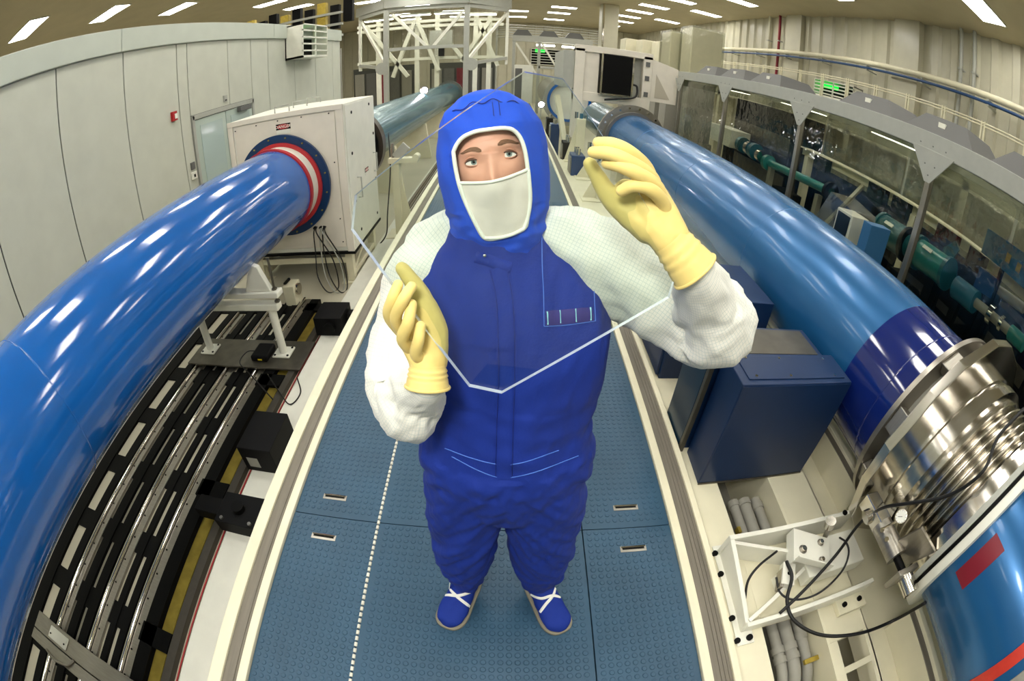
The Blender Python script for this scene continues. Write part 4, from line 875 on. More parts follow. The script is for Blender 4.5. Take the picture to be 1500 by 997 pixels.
# ------------------------------------------------------------------ far background
# white truss enclosure
TY = 18.0
t = thing('truss_enclosure', 'tall white truss enclosure with glazed bays around the far tube', 'enclosure', (-3.2, TY, FZ))
P0, P1, P2, P3 = (-6.4, TY + 1.5), (-4.84, TY), (-1.72, TY), (-0.22, TY + 1.6)
ZT, ZM, ZB = 4.55, 2.82, 2.05
def vpost(p, z0, z1, a=0.16, nm='post', m=M_white): return G().box(p[0] - a / 2, p[0] + a / 2, p[1] - a / 2, p[1] + a / 2, z0, z1).obj(nm, m, t, bevel=0.01)
for p in (P0, P3): vpost(p, ZB, ZT, 0.12)
for p in (P1, P2): vpost(p, FZ, ZT, 0.2, m=M_fgrey)
def member(p, z0, q, z1, a=0.13, nm='truss_member', m=M_white): return G().bar((p[0], p[1], z0), (q[0], q[1], z1), a).obj(nm, m, t)
for (p, q) in ((P0, P1), (P1, P2), (P2, P3)):
    member(p, ZT, q, ZT, 0.16, 'top_rail', M_fgrey)
member(P1, ZM, P2, ZM, 0.14, 'mid_rail', M_fgrey); member(P0, ZB + .25, P1, ZB, 0.14, 'bottom_rail', M_fgrey); member(P2, ZB, P3, ZB + .3, 0.14, 'bottom_rail', M_fgrey)
for (p, q, z0, z1) in ((P0, P1, ZT - .1, ZB + .1), (P2, P3, ZB + .1, ZT - .1)): member(p, z0, q, z1, 0.11)
member((-4.6, TY), ZT - .2, (-3.2, TY), ZM, 0.12); member((-1.9, TY), ZT - .3, (-3.0, TY), ZM, 0.12)
# inner truss (second layer behind)
BY = TY + 3
for x in (-6.0, -4.2, -3.3, -1.6, -1.0): G().box(x - .1, x + .1, BY - .1, BY + .1, FZ, 4.6).obj('inner_post', M_white, t)
for (x0, z0, x1, z1) in ((-6.6, 4.3, -4.6, 1.6), (-4.3, 4.3, -5.3, 1.6), (-4.2, 4.3, -3.2, 1.8), (-3.3, 3.9, -2.0, 2.2), (-1.0, 4.2, -2.2, 2.2), (-1.5, 4.2, -.6, 2.0)):
    G().bar((x0, BY - .12, z0), (x1, BY - .12, z1), 0.17).obj('inner_brace', M_white, t)
for z in (4.2, 3.95, 2.35): G().box(-7, -0.4, BY - .12, BY + .12, z, z + 0.14).obj('inner_beam', M_white, t)
G().box(-3.6, -2.6, BY - .3, BY - .15, 3.0, 3.75).obj('hung_box', M_fgrey, t); G().box(-3.2, -2.95, BY - .3, BY - .15, 2.5, 3.0).obj('hung_camera', M_dark, t)
for p, q in ((P0, P1), (P1, P2), (P2, P3)):
    d_ = Vector((q[0] - p[0], q[1] - p[1], 0)); G().add([(p[0], p[1], ZB - 2.4 if p is P1 else ZB), (q[0], q[1], ZB - 2.4 if p is P1 else ZB), (q[0], q[1], ZT), (p[0], p[1], ZT)], [(0, 1, 2, 3)]).obj('glass_pane', M_pane, t)
for x, z in ((P1[0] - .15, ZB), (P2[0] + .2, ZB)): G().cyl((x, TY - .12, z), (x, TY - .08, z), 0.26, 20).obj('corner_plate', M_fgrey, t, smooth=40)
top = [(-6.6, TY + 1.6), (-4.9, TY - .15), (-1.66, TY - .15), (-.1, TY + 1.7)]
for a_, b_ in zip(top[:-1], top[1:]): G().bar((*a_, ZT + .29), (*b_, ZT + .29), 0.08, 0.42).obj('roof_fascia', M_fgrey, t)
for x, y in ((-5.6, 19.6), (-3.9, 19.0), (-2.5, 19.0), (-1.3, 19.8)):
    fx = G().box(x - .62, x + .62, y - .17, y + .17, 4.36, 4.44).obj('lamp_housing', M_white, t); G().box(x - .6, x + .6, y - .15, y + .15, 4.34, 4.36).obj('lamp_tube', mat('truss_lamp', (255, 252, 240), .5, emit=12), fx)
# dark service racks behind the truss
for x, lab in ((-6.4, 'dark service rack with red cables left behind the truss enclosure'), (-2.4, 'dark service rack standing behind the truss enclosure near the walkway')):
    o = thing('service_rack', lab, 'rack', (x, 23.5, FZ)); G().box(x - 1.6, x + 1.6, 23.2, 24, FZ, 2.2).obj('cabinet', mat('service_grey', (70, 72, 66), .5), o)
    for k in range(5): G().box(x - 1.5 + k * .62, x - 1.5 + k * .62 + .5, 23.12, 23.2, FZ + .3, 1.9).obj('door', M_hood if k % 2 else M_darkred if k == 2 else M_grey, o)
o = thing('cable_gantry', 'overhead gantry with cables and dark brackets beyond the partition', 'gantry', (-6.5, 14, 3.0))
for z in (3.3, 3.7, 4.1): G().box(-9.0, -5.2, 14.0, 14.12, z, z + 0.08).obj('gantry_beam', M_fgrey, o)
for k in range(9): G().box(-8.8 + k * .45, -8.5 + k * .45, 14.1, 14.3, 3.4 + .2 * (k % 3), 4.6 - .15 * (k % 2)).obj('bracket', M_dark if k % 3 else M_gold, o)
G().box(-9.2, -5.4, 14.4, 14.5, FZ, 2.9).obj('backing_panel', M_grey, o)
# square column
t = thing('square_column', 'tall square cream column reaching the ceiling', 'column', (4.2, 21.0, FZ)); G().box(3.85, 4.6, 20.7, 21.4, FZ, CZ).obj('shaft', M_corr, t, bevel=0.02); G().box(3.8, 4.65, 20.65, 21.45, FZ, FZ + .2).obj('plinth', M_fgrey, t); G().box(3.88, 3.95, 20.62, 20.7, 2.5, CZ).obj('conduit', M_chrome, t)
# portal frame over the right tube
Y0 = 10.5
t = thing('portal_frame', 'pale portal frame with black screen panel above the satin blue tube', 'frame', (2.2, Y0, FZ))
G().box(1.40, 1.62, Y0, Y0 + .3, FZ, 2.5).obj('portal_leg', M_pinkish, t, bevel=0.01)
G().box(2.98, 3.2, Y0, Y0 + .3, FZ, 2.5).obj('portal_leg', M_pinkish, t, bevel=0.01)
G().box(1.40, 3.2, Y0, Y0 + .3, 2.42, 2.58).obj('portal_beam', M_pinkish, t, bevel=0.01)
G().box(1.40, 3.2, Y0 + .02, Y0 + .3, 1.22, 1.44).obj('portal_beam', M_pinkish, t, bevel=0.01)
G().box(1.62, 1.95, Y0 + .05, Y0 + .08, 1.44, 2.42).obj('face_panel', M_pinkish, t); G().box(1.62, 2.98, Y0 + .2, Y0 + .24, 1.44, 2.42).obj('back_panel', M_fgrey, t)
bpn = G().box(2.02, 2.70, Y0 - .1, Y0 + .04, 1.46, 2.40).obj('screen_panel', M_dark, t); G().box(1.98, 2.02, Y0 - .1, Y0 + .1, 1.44, 2.42).box(2.70, 2.74, Y0 - .1, Y0 + .1, 1.44, 2.42).box(1.98, 2.74, Y0 - .12, Y0 + .1, 1.42, 1.46).obj('screen_rim', M_chrome, bpn)
for z in (1.55, 1.95, 2.3): G().box(3.03, 3.13, Y0 - .02, Y0, z - .06, z + .06).obj('dark_clip', M_hood, t)
G().box(1.15, 1.40, Y0 + .05, Y0 + 2.2, 1.5, 2.42).obj('side_box', M_fgrey, t, bevel=0.01); G().prism([(3.2, 1.4), (3.85, 1.4), (3.85, 2.3), (3.2, 2.45)], 'y', Y0 + .02, Y0 + .08).obj('gusset_panel', M_pinkish, t, bevel=0.006)
G().prism([(3.3, 1.5), (3.68, 1.5), (3.3, 2.1)], 'y', Y0 + .012, Y0 + .02).obj('painted_recess', mat('painted_recess_shade', (186, 178, 160), .5), t)  # raised triangle; the shade of a recess is put into its darker colour
G().tube(spline([(2.74, Y0 - .05, 1.75), (2.84, Y0 - .08, 1.7), (2.8, Y0 - .1, 1.45), (2.4, Y0 - .12, 1.36), (2.1, Y0 - .1, 1.30)], 6), 0.025, 8).obj('screen_cable', M_cable, t, smooth=True)
G().bar((1.45, Y0 + .1, FZ + .05), (1.2, Y0 + 1.6, 1.2), 0.12).obj('brace', M_cream, t)
# pedestals and small optics below the tube start
for i, (x, y, hh, lab) in enumerate([(1.42, 6.6, 0.55, 'white ribbed pedestal beside the walkway near the far flange'), (1.45, 9.4, 0.9, 'white pedestal with chrome fittings under the portal frame'), (1.5, 7.9, 0.5, 'short white pedestal between the two ribbed supports')]):
    t = thing('pedestal', lab, 'stand', (x, y, FZ)); G().box(x - .09, x + .09, y - .09, y + .09, PZ + .001, hh).obj('post', M_cream, t, bevel=0.008)
    G().prism([(x - .3, PZ), (x - .09, hh - .15), (x - .09, PZ)], 'y', y - .012, y + .012).obj('gusset', M_cream, t); G().box(x - .32, x + .2, y - .2, y + .2, PZ, PZ + .015).obj('foot_plate', M_cream, t)
    for k in range(3): G().cyl((x - .1 + .1 * k, y, hh), (x - .1 + .1 * k, y, hh + .14 - .03 * k), 0.035, 10).obj('fitting', M_chrome if k != 1 else M_bpanel, t, smooth=40)
# far tube end and doorway structure
t = thing('beam_tube', 'short far tube with blue rim near the end wall', 'tube', (2.9, 22, 0.9)); G().lathe([(16.8, 0.75), (24, 0.75)], 2.1, 0.75, 48).obj('tube_shell', M_brushed, t, smooth=40); G().lathe([(16.7, 0.70), (16.7, 0.80), (16.85, 0.80), (16.85, 0.70)], 2.1, 0.75, 48, close=True).obj('blue_rim', M_bluetube, t, smooth=40)
G().lathe([(16.72, 0.80), (16.72, 0.95), (16.9, 0.95), (16.9, 0.8)], 2.1, 0.75, 48, close=True).obj('outer_ring', M_grey, t, smooth=40); G().lathe([(16.9, 0.9), (16.9, 0.01)], 2.1, 0.75, 48).obj('end_disc', M_white, t)
G().box(1.6, 2.6, 18, 20, FZ, 0.1).obj('cradle', M_cream, t)
FY = 25.5
t = thing('far_enclosure', 'far grey-framed glazed enclosure with dark hoods near the end wall', 'enclosure', (2.2, FY, FZ))
for x in (0.1, 1.45, 4.2): G().box(x - .08, x + .08, FY, FY + .16, FZ, 3.5).obj('post', M_fgrey, t)
G().box(0.0, 4.3, FY - .05, FY + .2, 3.5, 3.85).obj('fascia', M_fgrey, t); G().box(1.45, 4.2, FY, FY + .12, 1.95, 2.1).obj('mid_rail', M_fgrey, t)
for x0, x1, z0, z1 in ((0.2, 1.35, 3.4, 1.6), (1.6, 2.4, 3.4, 2.1), (3.3, 4.1, 2.1, 3.4)): G().bar((x0, FY + .06, z0), (x1, FY + .06, z1), 0.1).obj('brace', M_white, t)
for x in (0.5, 1.9, 3.3): G().prism([(x - .5, 3.85), (x + .55, 3.85), (x + .3, 4.2), (x - .25, 4.2)], 'y', FY, FY + .8).obj('dark_hood', M_hood, t)
for x in (1.8, 3.2): G().box(x - .5, x + .5, FY + .3, FY + .5, 3.3, 3.4).obj('strip_lamp', mat('strip_lamp2', (255, 252, 240), .5, emit=8), t)
t = thing('pipe_bridge', 'row of thin grey conduits crossing above the far enclosure', 'pipes', (0, 28, 3.9))
for k in range(6): G().cyl((-1, 28, 3.9 + .16 * k), (5.2, 28, 3.9 + .16 * k), 0.03, 8).obj('conduit', M_fgrey, t)
for x in (-.9, 5.1): G().box(x - .05, x + .05, 27.95, 28.05, FZ, 4.9).obj('conduit_post', M_fgrey, t)
t = thing('tall_cabinet', 'grey tall cabinet standing at the end of the walkway', 'cabinet', (0.6, 24, FZ)); G().box(0.15, 1.1, 24, 24.6, FZ, 2.1).obj('body', M_white, t, bevel=.01); G().box(0.2, .55, 23.98, 24, .1, 1.9).obj('door', M_hood, t)
# crates under film on the gallery
for i, (px, py, wd, hh, film) in enumerate([(935, 74, .9, .8, 0), (962, 80, 1.0, .9, 0), (985, 88, .9, 1.1, 0), (1005, 86, 1.0, 1.5, 1), (1035, 84, .9, 1.6, 1)]):
    c = at(px, py, y=15.5 - i * .95)
    t = thing('crate', ['small cream crate stacked nearest the square column', 'cream crate with dark gap in the stack by the column', 'cream crate between the stack and the film-wrapped crates', 'tall crate wrapped in shiny clear film', 'film-wrapped crate with pale pipe frame beside it'][i], 'crate', (c.x, c.y, 2.2), 'stored crates')
    G().box(c.x - wd / 2, c.x + wd / 2, c.y, c.y + .8, c.z - hh / 2, c.z + hh / 2).obj('box', M_cream, t, bevel=.02)
    if film: G().box(c.x - wd / 2 - .04, c.x + wd / 2 + .04, c.y - .04, c.y + .84, c.z - hh / 2, c.z + hh / 2 + .04).obj('film_wrap', M_film, t)
    G().box(c.x - wd / 2 + .05, c.x + wd / 2 - .05, c.y + .1, c.y + .7, 0.4, c.z - hh / 2).obj('skid', M_grey, t); G().box(c.x - wd / 2, c.x + wd / 2, c.y, c.y + .8, FZ, 0.4).obj('plinth', M_grey, t)
# strobe lamps in the distance
_r = ray(622, 132); _a = _r.x ** 2 + _r.z ** 2; _b = 2 * (_r.x * (-LX) + _r.z * (CAM_H - LZ)); _c = LX ** 2 + (CAM_H - LZ) ** 2 - 0.62 ** 2; _t = (-_b - math.sqrt(max(0, _b * _b - 4 * _a * _c))) / (2 * _a); SY = (CP + _r * _t).y
for p, y, lab in ((( 622, 132), SY, 'glaring white strobe lamp clipped above the far left tube'), ((793, 153), 14.0, 'glaring white strobe lamp on a stand at the walkway end')):
    c = at(*p, y=y); t = thing('strobe_lamp', lab, 'lamp', (c.x, c.y + .1, FZ if y == 14.0 else LZ + .3))
    G().sphere(c, 0.085, 16, 10).obj('bulb', M_strobe, t, smooth=True)
    G().lathe([(c.y + .12, .03), (c.y + .11, .08), (c.y + .04, .11), (c.y - .01, .125)], c.x, c.z, 24).obj('reflector', M_chrome, t, smooth=True)
    G().cyl((c.x, c.y + .12, c.z), (c.x, c.y + .12, FZ if y == 14.0 else c.z - .2), 0.014, 8).obj('lamp_pole', M_fgrey, t)
    G().box(c.x - .04, c.x + .04, c.y + .08, c.y + .2, c.z - .04, c.z + .04).obj('lamp_body', M_dark, t)

# ================================================================== GLASS PLATE
PP0 = Vector((0.010, 0.683, 1.621)); PU = Vector((0.8061, 0.0433, 0.5902)); PV = Vector((-0.5849, 0.2103, 0.7834)); PN = PU.cross(PV).normalized()
if PN.y > 0: PN = -PN
def onplate(px, py, d=0.0):
    v = ray(px, py); q = PP0 + PN * d; return CP + v * ((q - CP).dot(PN) / v.dot(PN))
A2, B2, CH = 0.215, 0.2193, 0.043
oct_ = [(-A2 + CH, B2), (A2 - CH, B2), (A2, B2 - CH), (A2, -B2 + CH), (A2 - CH, -B2), (-A2 + CH, -B2), (-A2, -B2 + CH), (-A2, B2 - CH)]
t = thing('glass_plate', 'square clear glass plate with clipped corners held in both gloved hands', 'glass plate', PP0 - Vector((0, 0, 0.28)))
TH = 0.011
fr_ = [PP0 + PU * a + PV * b + PN * (TH / 2) for a, b in oct_]; bk_ = [PP0 + PU * a + PV * b - PN * (TH / 2) for a, b in oct_]
M_glass = glassy('plate_glass', (244, 248, 246), 0.03, 0.0)
for nd in list(M_glass.node_tree.nodes):
    if nd.type == 'BUMP': M_glass.node_tree.nodes.remove(nd)
G().add(fr_, [tuple(range(8))]).obj('front_face', M_glass, t)
G().add(bk_, [tuple(range(7, -1, -1))]).obj('back_face', M_glass, t)
G().add(fr_ + bk_, [(i, (i + 1) % 8, (i + 1) % 8 + 8, i + 8) for i in range(8)]).obj('ground_edge', mat('ground_glass_edge', (226, 234, 244), 0.25, trans=0.35, coat=0.5), t)

# ================================================================== PERSON
def remeshed(g, name, m, parent, vox, smooth_it, disp=None):
    o = g.obj(name, m, parent)
    md = o.modifiers.new('remesh', 'REMESH'); md.mode = 'VOXEL'; md.voxel_size = vox; md.use_smooth_shade = True
    bpy.context.view_layer.update()
    me = bpy.data.meshes.new_from_object(o.evaluated_get(bpy.context.evaluated_depsgraph_get()))
    o.modifiers.clear(); o.data = me
    bm = bmesh.new(); bm.from_mesh(me)
    for _ in range(smooth_it): bmesh.ops.smooth_vert(bm, verts=bm.verts, factor=0.5, use_axis_x=True, use_axis_y=True, use_axis_z=True)
    if disp:
        bm.normal_update(); off = world_loc(o)
        for v in bm.verts: v.co += v.normal * disp(v.co + off)
    bm.to_mesh(me); bm.free(); me.shade_smooth(); me.materials.clear(); me.materials.append(m); me.update()
    return o
def loft(rings, n=40, cap=True):
    """rings: (center, xvec, yvec)"""
    g = G(); vs = []
    for c, a, b in rings:
        for k in range(n):
            t_ = 2 * pi * k / n; vs.append(Vector(c) + Vector(a) * math.cos(t_) + Vector(b) * math.sin(t_))
    m = len(rings); fs = [(i * n + k, i * n + (k + 1) % n, (i + 1) * n + (k + 1) % n, (i + 1) * n + k) for i in range(m - 1) for k in range(n)]
    if cap: fs += [tuple(range(n - 1, -1, -1)), tuple((m - 1) * n + k for k in range(n))]
    return g.add(vs, fs)
def hring(x, y, z, a, b, tilt=0): return ((x, y, z), (a, 0, 0), (0, b, tilt))
def interp(rings, sub=4):
    out = []
    flat = [Vector((*c, )).to_tuple() + tuple(a) + tuple(b) for c, a, b in rings]; arr = np.array(flat)
    P = np.vstack([2 * arr[0] - arr[1], arr, 2 * arr[-1] - arr[-2]])
    for i in range(1, len(P) - 2):
        a, b, c, d = P[i - 1], P[i], P[i + 1], P[i + 2]
        for k in range(sub):
            u = k / sub; out.append(0.5 * (2 * b + (c - a) * u + (2 * a - 5 * b + 4 * c - d) * u * u + (3 * b - a - 3 * c + d) * u ** 3))
    out.append(arr[-1]); return [(tuple(r[:3]), tuple(r[3:6]), tuple(r[6:9])) for r in out]

# head frame
HC = Vector((-0.030, 0.955, 1.700)); HF = (CP - HC); HF.z += 0.0; HF.normalize()
hr = HF.cross(Vector((0, 0, 1))).normalized() * -1.0
if hr.x < 0: hr = -hr
hu = hr.cross(-HF).normalized()
if hu.z < 0: hu = -hu
ra = math.radians(7); HR = (hr * math.cos(ra) + hu * math.sin(ra)); HU = (hu * math.cos(ra) - hr * math.sin(ra))
def HL(u, v, w_): return HC + HR * u + HU * v + HF * w_
def uv_of(px, py, w_=0.085):
    r = ray(px, py); q = HC + HF * w_; p = CP + r * ((q - CP).dot(HF) / r.dot(HF)); d = p - q; return (d.dot(HR), d.dot(HU))
eL = uv_of(693, 239); eR = uv_of(745, 227)
em = ((eL[0] + eR[0]) / 2, (eL[1] + eR[1]) / 2); nt = uv_of(722, 264)
def gauss(u, v, c, su, sv): return math.exp(-((u - c[0]) / su) ** 2 - ((v - c[1]) / sv) ** 2)
def face_w(u, v):
    q = 1 - ((u - em[0]) / 0.094) ** 2 - ((v - 0.0) / 0.150) ** 2
    w_ = 0.098 * math.sqrt(max(q, 0.0))
    w_ += 0.009 * gauss(u, v, nt, 0.014, 0.014)                         # nose tip
    tt_ = max(0.0, min(1.0, (em[1] - v) / (em[1] - nt[1] + 1e-6)))
    xc = em[0] + (nt[0] - em[0]) * tt_
    if nt[1] - 0.01 < v < em[1] + 0.012: w_ += (0.006 + 0.012 * tt_) * math.exp(-((u - xc) / 0.0100) ** 2)   # ridge
    for e in (eL, eR):
        w_ -= 0.0085 * gauss(u, v, (e[0], e[1]), 0.019, 0.0115)         # socket
        w_ += 0.0050 * gauss(u, v, (e[0] + 0.002 * (1 if e is eR else -1), e[1] + 0.021), 0.024, 0.0075)  # brow ridge
        w_ += 0.0035 * gauss(u, v, (e[0] + 0.008 * (1 if e is eR else -1), e[1] - 0.028), 0.022, 0.014)   # cheek
    w_ -= 0.0025 * gauss(u, v, (em[0], em[1] + 0.012), 0.010, 0.012)
    for k, dv in enumerate((0.040, 0.047, 0.054)): w_ += 0.0007 * math.exp(-((v - em[1] - dv - 0.05 * u) / 0.002) ** 2) * math.exp(-((u - em[0]) / 0.03) ** 2)
    return w_
# body: torso, limbs, neck and head as one figure under the clothes
g = G()
body = [hring(.02, .88, .78, .16, .11), hring(.02, .87, .95, .17, .115), hring(.02, .88, 1.15, .16, .105), hring(.02, .89, 1.32, .175, .11), hring(0, .92, 1.44, .15, .09), hring(-.01, .935, 1.50, .07, .065), hring(-.02, .945, 1.56, .06, .06), hring(-.03, .955, 1.66, .06, .07)]
g2 = loft(interp(body, 3)); g.add(g2.v, g2.f)
def limb(pts, rs): q = G().tube(spline(pts, 5), [rs[min(len(rs) - 1, int(i / 5))] * (1 - (i % 5) / 5) + rs[min(len(rs) - 1, int(i / 5) + 1)] * (i % 5) / 5 for i in range(5 * (len(pts) - 1) + 1)], 14); g.add(q.v, q.f)
limb([(-.09, .88, .85), (-.12, .86, .45), (-.13, .83, .06)], [.085, .06, .04]); limb([(.12, .88, .85), (.14, .86, .45), (.17, .83, .06)], [.085, .06, .04])
limb([(-.16, .93, 1.44), (-.235, .86, 1.28), (-.225, .78, 1.17), (-.185, .71, 1.27), (-.155, .69, 1.34)], [.055, .05, .045, .038, .03])
limb([(.16, .93, 1.46), (.33, .88, 1.42), (.46, .81, 1.39), (.39, .745, 1.50), (.33, .71, 1.58)], [.055, .05, .045, .038, .03])
q = G().sphere(HC - HF * 0.02, (.068, .085, .11), 24, 16); g.add(q.v, q.f)
person = remeshed(g, 'person', M_skin, None, 0.012, 2)
tag(person, 'person in blue hooded cleanroom coverall with white sleeves and yellow gloves holding up a plate', 'person')
# face surface joined into the body mesh
def grid_surface(fn, nu, nv):
    g = G(); vs = [fn(i / nu, j / nv) for j in range(nv + 1) for i in range(nu + 1)]
    return g.add(vs, [(j * (nu + 1) + i, j * (nu + 1) + i + 1, (j + 1) * (nu + 1) + i + 1, (j + 1) * (nu + 1) + i) for j in range(nv) for i in range(nu)])
def ffn(a, b):
    u = em[0] + (a - .5) * 0.18; v = -0.125 + b * 0.25; return HL(u, v, face_w(u, v))
gf = grid_surface(ffn, 130, 150)
gf.f = [f for f in gf.f if all((((i % 131) / 130 - .5) * .18 / .094) ** 2 + ((-.125 + (i // 131) / 150 * .25) / .15) ** 2 < .80 for i in f)]
bm = bmesh.new(); bm.from_mesh(person.data); fm = gf.mesh('face'); bm.from_mesh(fm); bm.to_mesh(person.data); bm.free(); person.data.shade_smooth()
# eyes
for nm, e in (('right', eL), ('left', eR)):
    w0 = face_w(*e) + 0.0045
    ev = G(); sgn = 1
    def alm(a, b):
        u = (a - .5) * 0.030; hh_ = 0.0054 * (1 - (2 * a - 1) ** 2) ** 0.6 + 0.0001
        v = (b - .42) * 2 * hh_ * (1.0); return HL(e[0] + u, e[1] + v + 0.0, w0 - 9.0 * u * u - 8 * v * v)
    grid_surface(alm, 20, 10).obj('eyeball', M_eye, person, smooth=True)
    ic = (e[0] + 0.0015, e[1] + 0.0022)
    def disc(r, h_, nm_, m_):
        n = 28; G().add([HL(ic[0] + r * math.cos(2 * pi * k / n), min(ic[1] + r * math.sin(2 * pi * k / n), e[1] + 0.0060), w0 + h_ - 9 * (ic[0] + r * math.cos(2 * pi * k / n) - e[0]) ** 2) for k in range(n)], [tuple(range(n))]).obj(nm_, m_, person)
    disc(0.0056, 0.0006, 'iris', M_iris); disc(0.0027, 0.0009, 'pupil', M_pupil)
    G().tube([HL(e[0] + x, e[1] + 0.0075 * (1 - (x / .0155) ** 2) ** 0.6 if abs(x) < .0155 else e[1], w0 + 0.0012 - 9 * x * x) for x in [(-.0155 + .031 * k / 16) for k in range(17)]], [0.0006 + 0.0013 * math.sin(pi * k / 16) for k in range(17)], 6).obj('upper_lid', mat('lash_line', (88, 58, 48), .6), person, smooth=True)
    G().tube([HL(e[0] + x, e[1] + 0.0125 * (1 - (x / .0175) ** 2) ** 0.6 if abs(x) < .0175 else e[1], w0 + 0.0006 - 9 * x * x) for x in [(-.0172 + .0344 * k / 16) for k in range(17)]], [0.0008 + 0.0020 * math.sin(pi * k / 16) for k in range(17)], 8).obj('lid_fold', M_lid, person, smooth=True)
    G().tube([HL(e[0] + x, e[1] - 0.0058 * (1 - (x / .0155) ** 2) ** 0.6 if abs(x) < .0155 else e[1], w0 + 0.0005 - 9 * x * x) for x in [(-.0155 + .031 * k / 16) for k in range(17)]], [0.0006 + 0.0011 * math.sin(pi * k / 16) for k in range(17)], 6).obj('lower_lid', M_lid, person, smooth=True)
    s_ = -1 if e is eL else 1
    def brow(a, b):
        x = (a - .45) * 0.042 * s_; th = 0.0054 * (1 - a) ** 0.5 * (0.3 + min(1, a * 6) * .7) + 0.0004
        v = e[1] + 0.0225 + 0.005 * math.sin(pi * min(1, a * 1.15)) + (b - .5) * 2 * th + 0.0006 * noise.noise(Vector((x * 900, b * 3, 1)))
        u = e[0] + x; return HL(u, v, face_w(u, v) + 0.0008 + 0.0016 * math.sin(pi * b))
    grid_surface(brow, 30, 6).obj('eyebrow', M_brow, person, smooth=True)
# hood
HV = [(-0.235, .075, .075, .085), (-0.20, .088, .088, .100), (-0.16, .098, .100, .112), (-0.10, .110, .108, .122), (-0.04, .117, .112, .128), (0.02, .117, .113, .130), (0.07, .108, .106, .122), (0.11, .088, .088, .104), (0.138, .058, .060, .075), (0.152, .022, .025, .035), (0.155, .001, .001, .001)]
HVa = np.array(HV)
def hood_abw(v): return [float(np.interp(v, HVa[:, 0], HVa[:, k])) for k in (1, 2, 3)]
def hood_w(u, v):
    a, b, c = hood_abw(v); return b * max(0, 1 - abs((u + 0.005) / a) ** 2.3) ** (1 / 2.3)
open_px = [(664, 222), (670, 210), (680, 200), (697, 193), (716, 190), (733, 188), (748, 189), (758, 196), (765, 208), (770, 226), (773, 246), (775, 262), (777, 293), (773, 320), (769, 334), (752, 342), (735, 347), (718, 350), (708, 347), (700, 334), (690, 314), (681, 294), (673, 272), (667, 246)]
open_uv = [Vector((*uv_of(*p, w_=0.100), 0)) for p in open_px]
op2 = [v.xy for v in spline([*open_uv, open_uv[0]], 4)][:-1]
def inpoly(p, poly):
    r = False; j = len(poly) - 1
    for i in range(len(poly)):
        a, b = poly[i], poly[j]
        if (a[1] > p[1]) != (b[1] > p[1]) and p[0] < (b[0] - a[0]) * (p[1] - a[1]) / (b[1] - a[1]) + a[0]: r = not r
        j = i
    return r
nv, nu = 110, 180; vs = []; meta = []
for j in range(nv + 1):
    v = -0.235 + 0.39 * (j / nv); a, b, c = hood_abw(v)
    for i in range(nu):
        t_ = 2 * pi * i / nu; cu, su = math.cos(t_), math.sin(t_); e_ = 2 / 2.3
        u = a * math.copysign(abs(cu) ** e_, cu) - 0.005; w_ = (b if su > 0 else c) * math.copysign(abs(su) ** e_, su)
        p = HL(u, v, w_); n3 = Vector((u * 22, v * 9 + u * 8, w_ * 16))
        d = 0.006 * noise.noise(n3) + 0.003 * noise.noise(n3 * 2.3) + (0.006 * noise.noise(Vector((u * 30, v * 60, w_ * 12))) if v < -0.10 else 0)
        if su > 0 and min((Vector((u, v)) - q_).length for q_ in op2[::3]) < 0.012: d *= 0.2
        vs.append(p + (HR * (u * 8) + HF * (w_ * 8)).normalized() * d if v < 0.15 else p); meta.append((u, v, su > 0))
fs = []
for j in range(nv):
    for i in range(nu):
        q_ = (j * nu + i, j * nu + (i + 1) % nu, (j + 1) * nu + (i + 1) % nu, (j + 1) * nu + i)
        cu_ = sum(meta[k][0] for k in q_) / 4; cv_ = sum(meta[k][1] for k in q_) / 4
        if meta[q_[0]][2] and meta[q_[1]][2] and inpoly((cu_, cv_), op2): continue
        fs.append(q_)
hood = G().add(vs, fs).obj('hood', M_hoodc, person, smooth=True)
G().tube([HL(p.x, p.y, hood_w(p.x, p.y) + 0.001) for p in op2], 0.0042, 8, closed=True).obj('hood_binding', M_trim, hood, smooth=True)
# hood seam lines
def seamline(pts, r=0.0008, m=None, par=None): return G().tube(pts, r, 5).obj('seam', m or mat('dark_stitch', (14, 36, 120), .7), par or hood, smooth=True)
for vv, du in ((0.118, 0), ):
    seamline([HL(u, vv - 3.0 * u * u + .004 * math.sin(u * 160), hood_w(u, vv - 3.0 * u * u) + 0.004) for u in [(-.07 + .14 * k / 24) for k in range(25)]], 0.0013)
for u0 in (-0.012, 0.0): seamline([HL(u0 + .02, v, hood_w(u0 + .02, v) + 0.0035) for v in [(0.085 + .03 * k / 8) for k in range(9)]])
# mask
def edge_uv(pl): return [Vector((*uv_of(*p, w_=0.108), 0)) for p in pl]
Lm = spline(edge_uv([(673, 268), (681, 294), (690, 314), (700, 334), (709, 349)]), 6); Rm_ = spline(edge_uv([(774, 248), (776, 270), (777, 293), (774, 318), (768, 336)]), 6)
def mask_fn(a, b):
    k = b * (len(Lm) - 1); i = min(int(k), len(Lm) - 2); f_ = k - i; l = Lm[i].lerp(Lm[i + 1], f_); k = b * (len(Rm_) - 1); i = min(int(k), len(Rm_) - 2); r = Rm_[i].lerp(Rm_[i + 1], k - i)
    p = l.lerp(r, a); sag = math.sin(pi * a)
    p.y -= 0.009 * sag * (1 - b) ** 2 + (0.006 * sag * b ** 6)
    w_ = hood_w(p.x, p.y) + 0.004 + 0.021 * gauss(p.x, p.y, (nt[0], nt[1] - .004), 0.030, 0.045) + 0.0022 * noise.noise(Vector((a * 5, b * 3, 2))) + 0.004 * sag * math.sin(pi * b)
    return HL(p.x, p.y, w_)
mk = grid_surface(mask_fn, 60, 50).obj('face_mask', M_mask, person, smooth=True)
